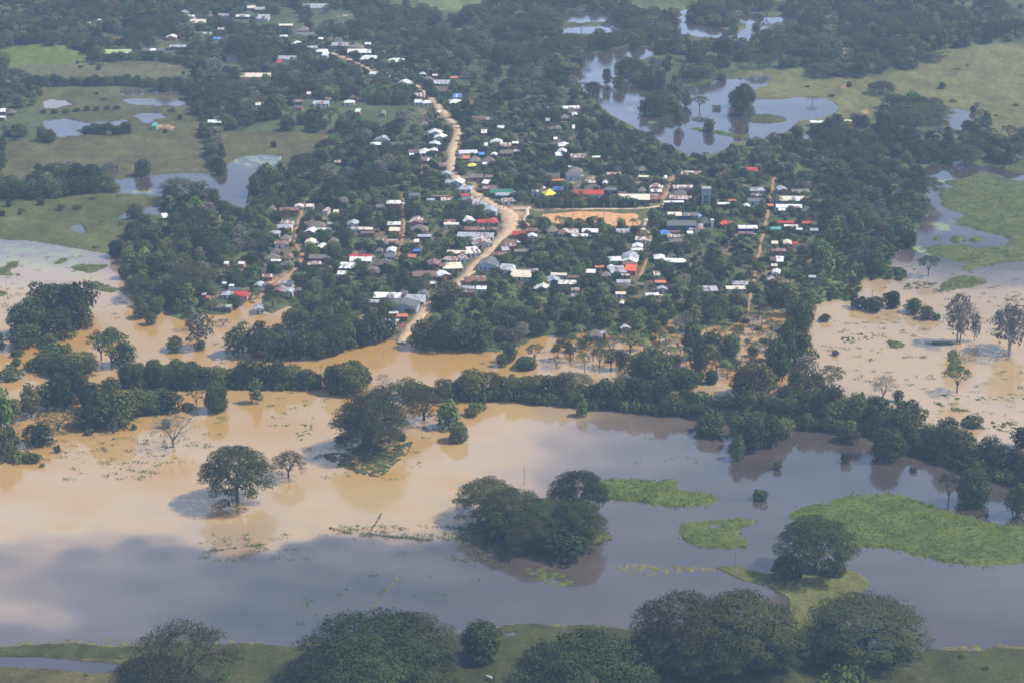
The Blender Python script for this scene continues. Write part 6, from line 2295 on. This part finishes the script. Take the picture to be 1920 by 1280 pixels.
scum('water_weed', 'reedy left rim of the near bank', [(-60, 1214), (0, 1204), (140, 1196), (330, 1196), (560, 1204), (700, 1196), (860, 1180), (940, 1168), (1040, 1168), (1190, 1176), (1190, 1190), (1040, 1180), (940, 1184), (860, 1198), (700, 1212), (560, 1222), (330, 1214), (140, 1214), (0, 1224)], M_DRY, .42)
scum('water_weed', 'reedy rim of the near bank', [(1690, 1236), (1742, 1212), (1790, 1212), (1860, 1206), (1930, 1214), (2000, 1222), (2000, 1236), (1860, 1222), (1790, 1226)], M_DRY, .5)
# little drifting tufts, one mesh of many
V = []; F = []; T = []
rng = np.random.default_rng(5)
DRIFT = [(1540, 590, 1740, 740, 90), (1740, 680, 1920, 830, 60), (120, 820, 300, 900, 40), (250, 780, 420, 840, 40), (560, 790, 800, 900, 36), (380, 1000, 560, 1050, 50), (620, 985, 900, 1012, 70), (850, 990, 960, 1060, 60), (1640, 500, 1920, 620, 90),
         (470, 730, 700, 800, 30), (0, 480, 230, 600, 90), (1150, 790, 1400, 870, 16), (400, 590, 500, 700, 26), (10, 780, 240, 870, 50), (900, 640, 1300, 720, 46), (540, 1000, 900, 1180, 30)]
C_ = []; N_ = []; S_ = []; T_ = []
for (x0, y0, x1, y1, n_) in DRIFT:
    for _ in range(n_):
        px = rng.uniform(x0, x1); py = rng.uniform(y0, y1)
        if land(px, py): continue
        X, Y = ground_at(px, py, 0)
        for q_ in range(int(rng.integers(3, 26))):
            C_.append((X + rng.normal() * 1.1, Y + rng.normal() * .8, rng.uniform(.03, .35))); N_.append((rng.normal() * .5, rng.normal() * .5, 1)); S_.append(rng.uniform(.14, .34)); T_.append(rng.random())
for (a, c), n_ in [(((692, 1002), (812, 1013)), 260), (((618, 990), (660, 1000)), 60), (((692, 1001), (716, 962)), 60), (((190, 870), (360, 866)), 60), (((380, 1035), (500, 1020)), 120)]:
    for _ in range(n_):
        t = rng.random(); X, Y = ground_at(a[0] + (c[0] - a[0]) * t, a[1] + (c[1] - a[1]) * t + rng.normal() * .7, 0)
        C_.append((X, Y, rng.uniform(.05, .5))); N_.append((rng.normal() * .7, rng.normal() * .7, 1)); S_.append(rng.uniform(.15, .4)); T_.append(rng.random())
V, F, T = leaf_quads(np.array(C_), np.array(N_, float), np.array(S_), np.array(T_), rng)
tag(obj('drifting_weed', mesh_np('drifting_weed', V, F, L_WEED, {'tone': T})), 'scattered tufts of weed and sticks drifting on the flood', 'water weed', kind='stuff')

# ------------------------------------------------------------------ people and cattle, a few pixels tall
def skin_mesh(name, P, E, R, mat):
    me = bpy.data.meshes.new(name)
    me.from_pydata(P, E, []); me.update()
    o = bpy.data.objects.new(name, me); COL.objects.link(o)
    md = o.modifiers.new('skin', 'SKIN')
    for i, r in enumerate(R):
        me.skin_vertices[0].data[i].radius = r if isinstance(r, tuple) else (r, r)
    me.skin_vertices[0].data[0].use_root = True
    sb_ = o.modifiers.new('smooth', 'SUBSURF'); sb_.levels = 1; sb_.render_levels = 1
    me.materials.append(mat)
    return o
def band_mat(name, legs, top, skin=(.20, .11, .07)):
    m, nt, b = new_mat(name)
    tc = nt.nodes.new('ShaderNodeTexCoord'); sx = nt.nodes.new('ShaderNodeSeparateXYZ'); r = nt.nodes.new('ShaderNodeValToRGB')
    r.color_ramp.interpolation = 'CONSTANT'
    mr_ = nt.nodes.new('ShaderNodeMath'); mr_.operation = 'MULTIPLY'; mr_.inputs[1].default_value = 1 / 1.75
    e = r.color_ramp.elements; e[0].position = 0; e[0].color = (*legs, 1); e[1].position = .54; e[1].color = (*top, 1)
    k = e.new(.84); k.color = (*skin, 1); k = e.new(.955); k.color = (.02, .015, .012, 1)
    nt.links.new(tc.outputs['Object'], sx.inputs[0]); nt.links.new(sx.outputs['Z'], mr_.inputs[0]); nt.links.new(mr_.outputs[0], r.inputs['Fac']); nt.links.new(r.outputs['Color'], b.inputs['Base Color'])
    b.inputs['Roughness'].default_value = .9
    return m
PP = [(0, 0, .95), (0, 0, 1.15), (0, 0, 1.38), (0, 0, 1.50), (0, -.02, 1.62), (0, -.02, 1.70), (-.19, 0, 1.38), (-.26, .02, 1.12), (-.26, -.08, .90), (.19, 0, 1.38), (.27, 0, 1.12), (.25, -.12, .92),
      (-.10, 0, .90), (-.12, -.06, .50), (-.12, .04, .10), (-.12, -.08, .04), (.10, 0, .90), (.13, .05, .50), (.14, .16, .10), (.14, .04, .05)]
PE = [(0, 1), (1, 2), (2, 3), (3, 4), (4, 5), (2, 6), (6, 7), (7, 8), (2, 9), (9, 10), (10, 11), (0, 12), (12, 13), (13, 14), (14, 15), (0, 16), (16, 17), (17, 18), (18, 19)]
PR = [(.15, .11), (.15, .10), (.17, .10), .055, .095, .07, .06, .05, .035, .06, .05, .035, .09, .065, .045, .04, .09, .065, .045, .04]
for px, py, rz_, c1, c2, lab in [(862, 518, .3, (.03, .03, .05), (.05, .05, .08), 'person in dark clothes walking on the lower dirt road'), (928, 452, 2.2, (.05, .05, .12), (.6, .58, .55), 'person in a white shirt on the road below the junction'),
                                (855, 326, 1.2, (.04, .03, .03), (.10, .05, .04), 'person in dark clothes on the narrow part of the road'), (748, 632, .4, (.04, .04, .04), (.25, .05, .05), 'person wading beside the red canopy'), (477, 566, 1.0, (.05, .04, .04), (.06, .06, .07), 'person standing in the flooded street at left'),
                                (906, 470, 2.8, (.08, .07, .06), (.45, .3, .1), 'person in an ochre shirt beside the roadside pole')]:
    gx, gy = ground_at(px, py, .55)
    o = skin_mesh('person', PP, PE, PR, band_mat('clothes', c1, c2))
    o.location = (gx, gy, .55 if py != 632 else .0); o.rotation_euler = (0, 0, rz_)
    tag(o, lab, 'person', 'people on the roads')
CP = [(0, 0, 1.15), (-.55, 0, 1.18), (-.85, 0, 1.15), (.45, 0, 1.18), (.75, 0, 1.22), (1.05, 0, 1.42), (1.28, 0, 1.40), (1.52, 0, 1.22),
      (-.78, -.2, .80), (-.84, -.2, .45), (-.76, -.2, .05), (-.78, .2, .80), (-.86, .2, .45), (-.80, .2, .05), (.52, -.2, .75), (.54, -.2, .42), (.53, -.2, .05), (.52, .2, .75), (.50, .2, .42), (.49, .2, .05), (-1.02, 0, 1.05), (-1.08, 0, .6), (1.28, .2, 1.44), (1.28, -.2, 1.44)]
CE = [(0, 1), (1, 2), (0, 3), (3, 4), (4, 5), (5, 6), (6, 7), (2, 8), (8, 9), (9, 10), (2, 11), (11, 12), (12, 13), (3, 14), (14, 15), (15, 16), (3, 17), (17, 18), (18, 19), (2, 20), (20, 21), (6, 22), (6, 23)]
CR = [(.33, .40), (.30, .36), (.24, .30), (.30, .40), .26, .17, .15, .10, .13, .08, .06, .13, .08, .06, .12, .07, .06, .12, .07, .06, .04, .03, .05, .05]
M_COW = simple('white_hide', (.62, .58, .50), .9, .08, 1.0); M_COWB = simple('brown_hide', (.20, .11, .07), .9, .1, 1.0)
for px, py, rz_, m_, lab in [(918, 1274, 2.6, M_COW, 'white cow alone on the near bank below the round dark bush'), (882, 1243, .3, M_COWB, 'brown cow at the left end of the small herd'), (893, 1239, 2.9, M_COW, 'white cow second from left in the small herd'),
                            (901, 1240, .2, M_COWB, 'brown cow in the middle of the small herd'), (910, 1242, 3.0, M_COW, 'white cow second from right in the small herd'), (923, 1239, .1, M_COW, 'white cow at the right end of the small herd')]:
    gx, gy = ground_at(px, py, .3)
    o = skin_mesh('cow', CP, CE, CR, m_); o.location = (gx, gy, .3); o.rotation_euler = (0, 0, rz_)
    tag(o, lab, 'cow', 'small herd on the near bank')

# ------------------------------------------------------------------ the hazy air
me = bpy.data.meshes.new('haze')
x0, x1, y0, y1, z0, z1 = -14000, 14000, -60, 29500, -2.4, 332
me.from_pydata([(x, y, z) for z in (z0, z1) for y in (y0, y1) for x in (x0, x1)], [], [(0, 2, 3, 1), (4, 5, 7, 6), (0, 1, 5, 4), (2, 6, 7, 3), (0, 4, 6, 2), (1, 3, 7, 5)])
hz = obj('haze', me); tag(hz, 'thin blue haze over the whole plain', 'haze', kind='stuff')
m = bpy.data.materials.new('haze'); m.use_nodes = True
for n_ in list(m.node_tree.nodes): m.node_tree.nodes.remove(n_)
ho = m.node_tree.nodes.new('ShaderNodeOutputMaterial'); pv = m.node_tree.nodes.new('ShaderNodeVolumePrincipled')
pv.inputs['Color'].default_value = (0.58, 0.74, 1.0, 1); pv.inputs['Density'].default_value = HAZE; pv.inputs['Anisotropy'].default_value = 0.1
m.node_tree.links.new(pv.outputs[0], ho.inputs['Volume'])
me.materials.append(m)

word_labels()
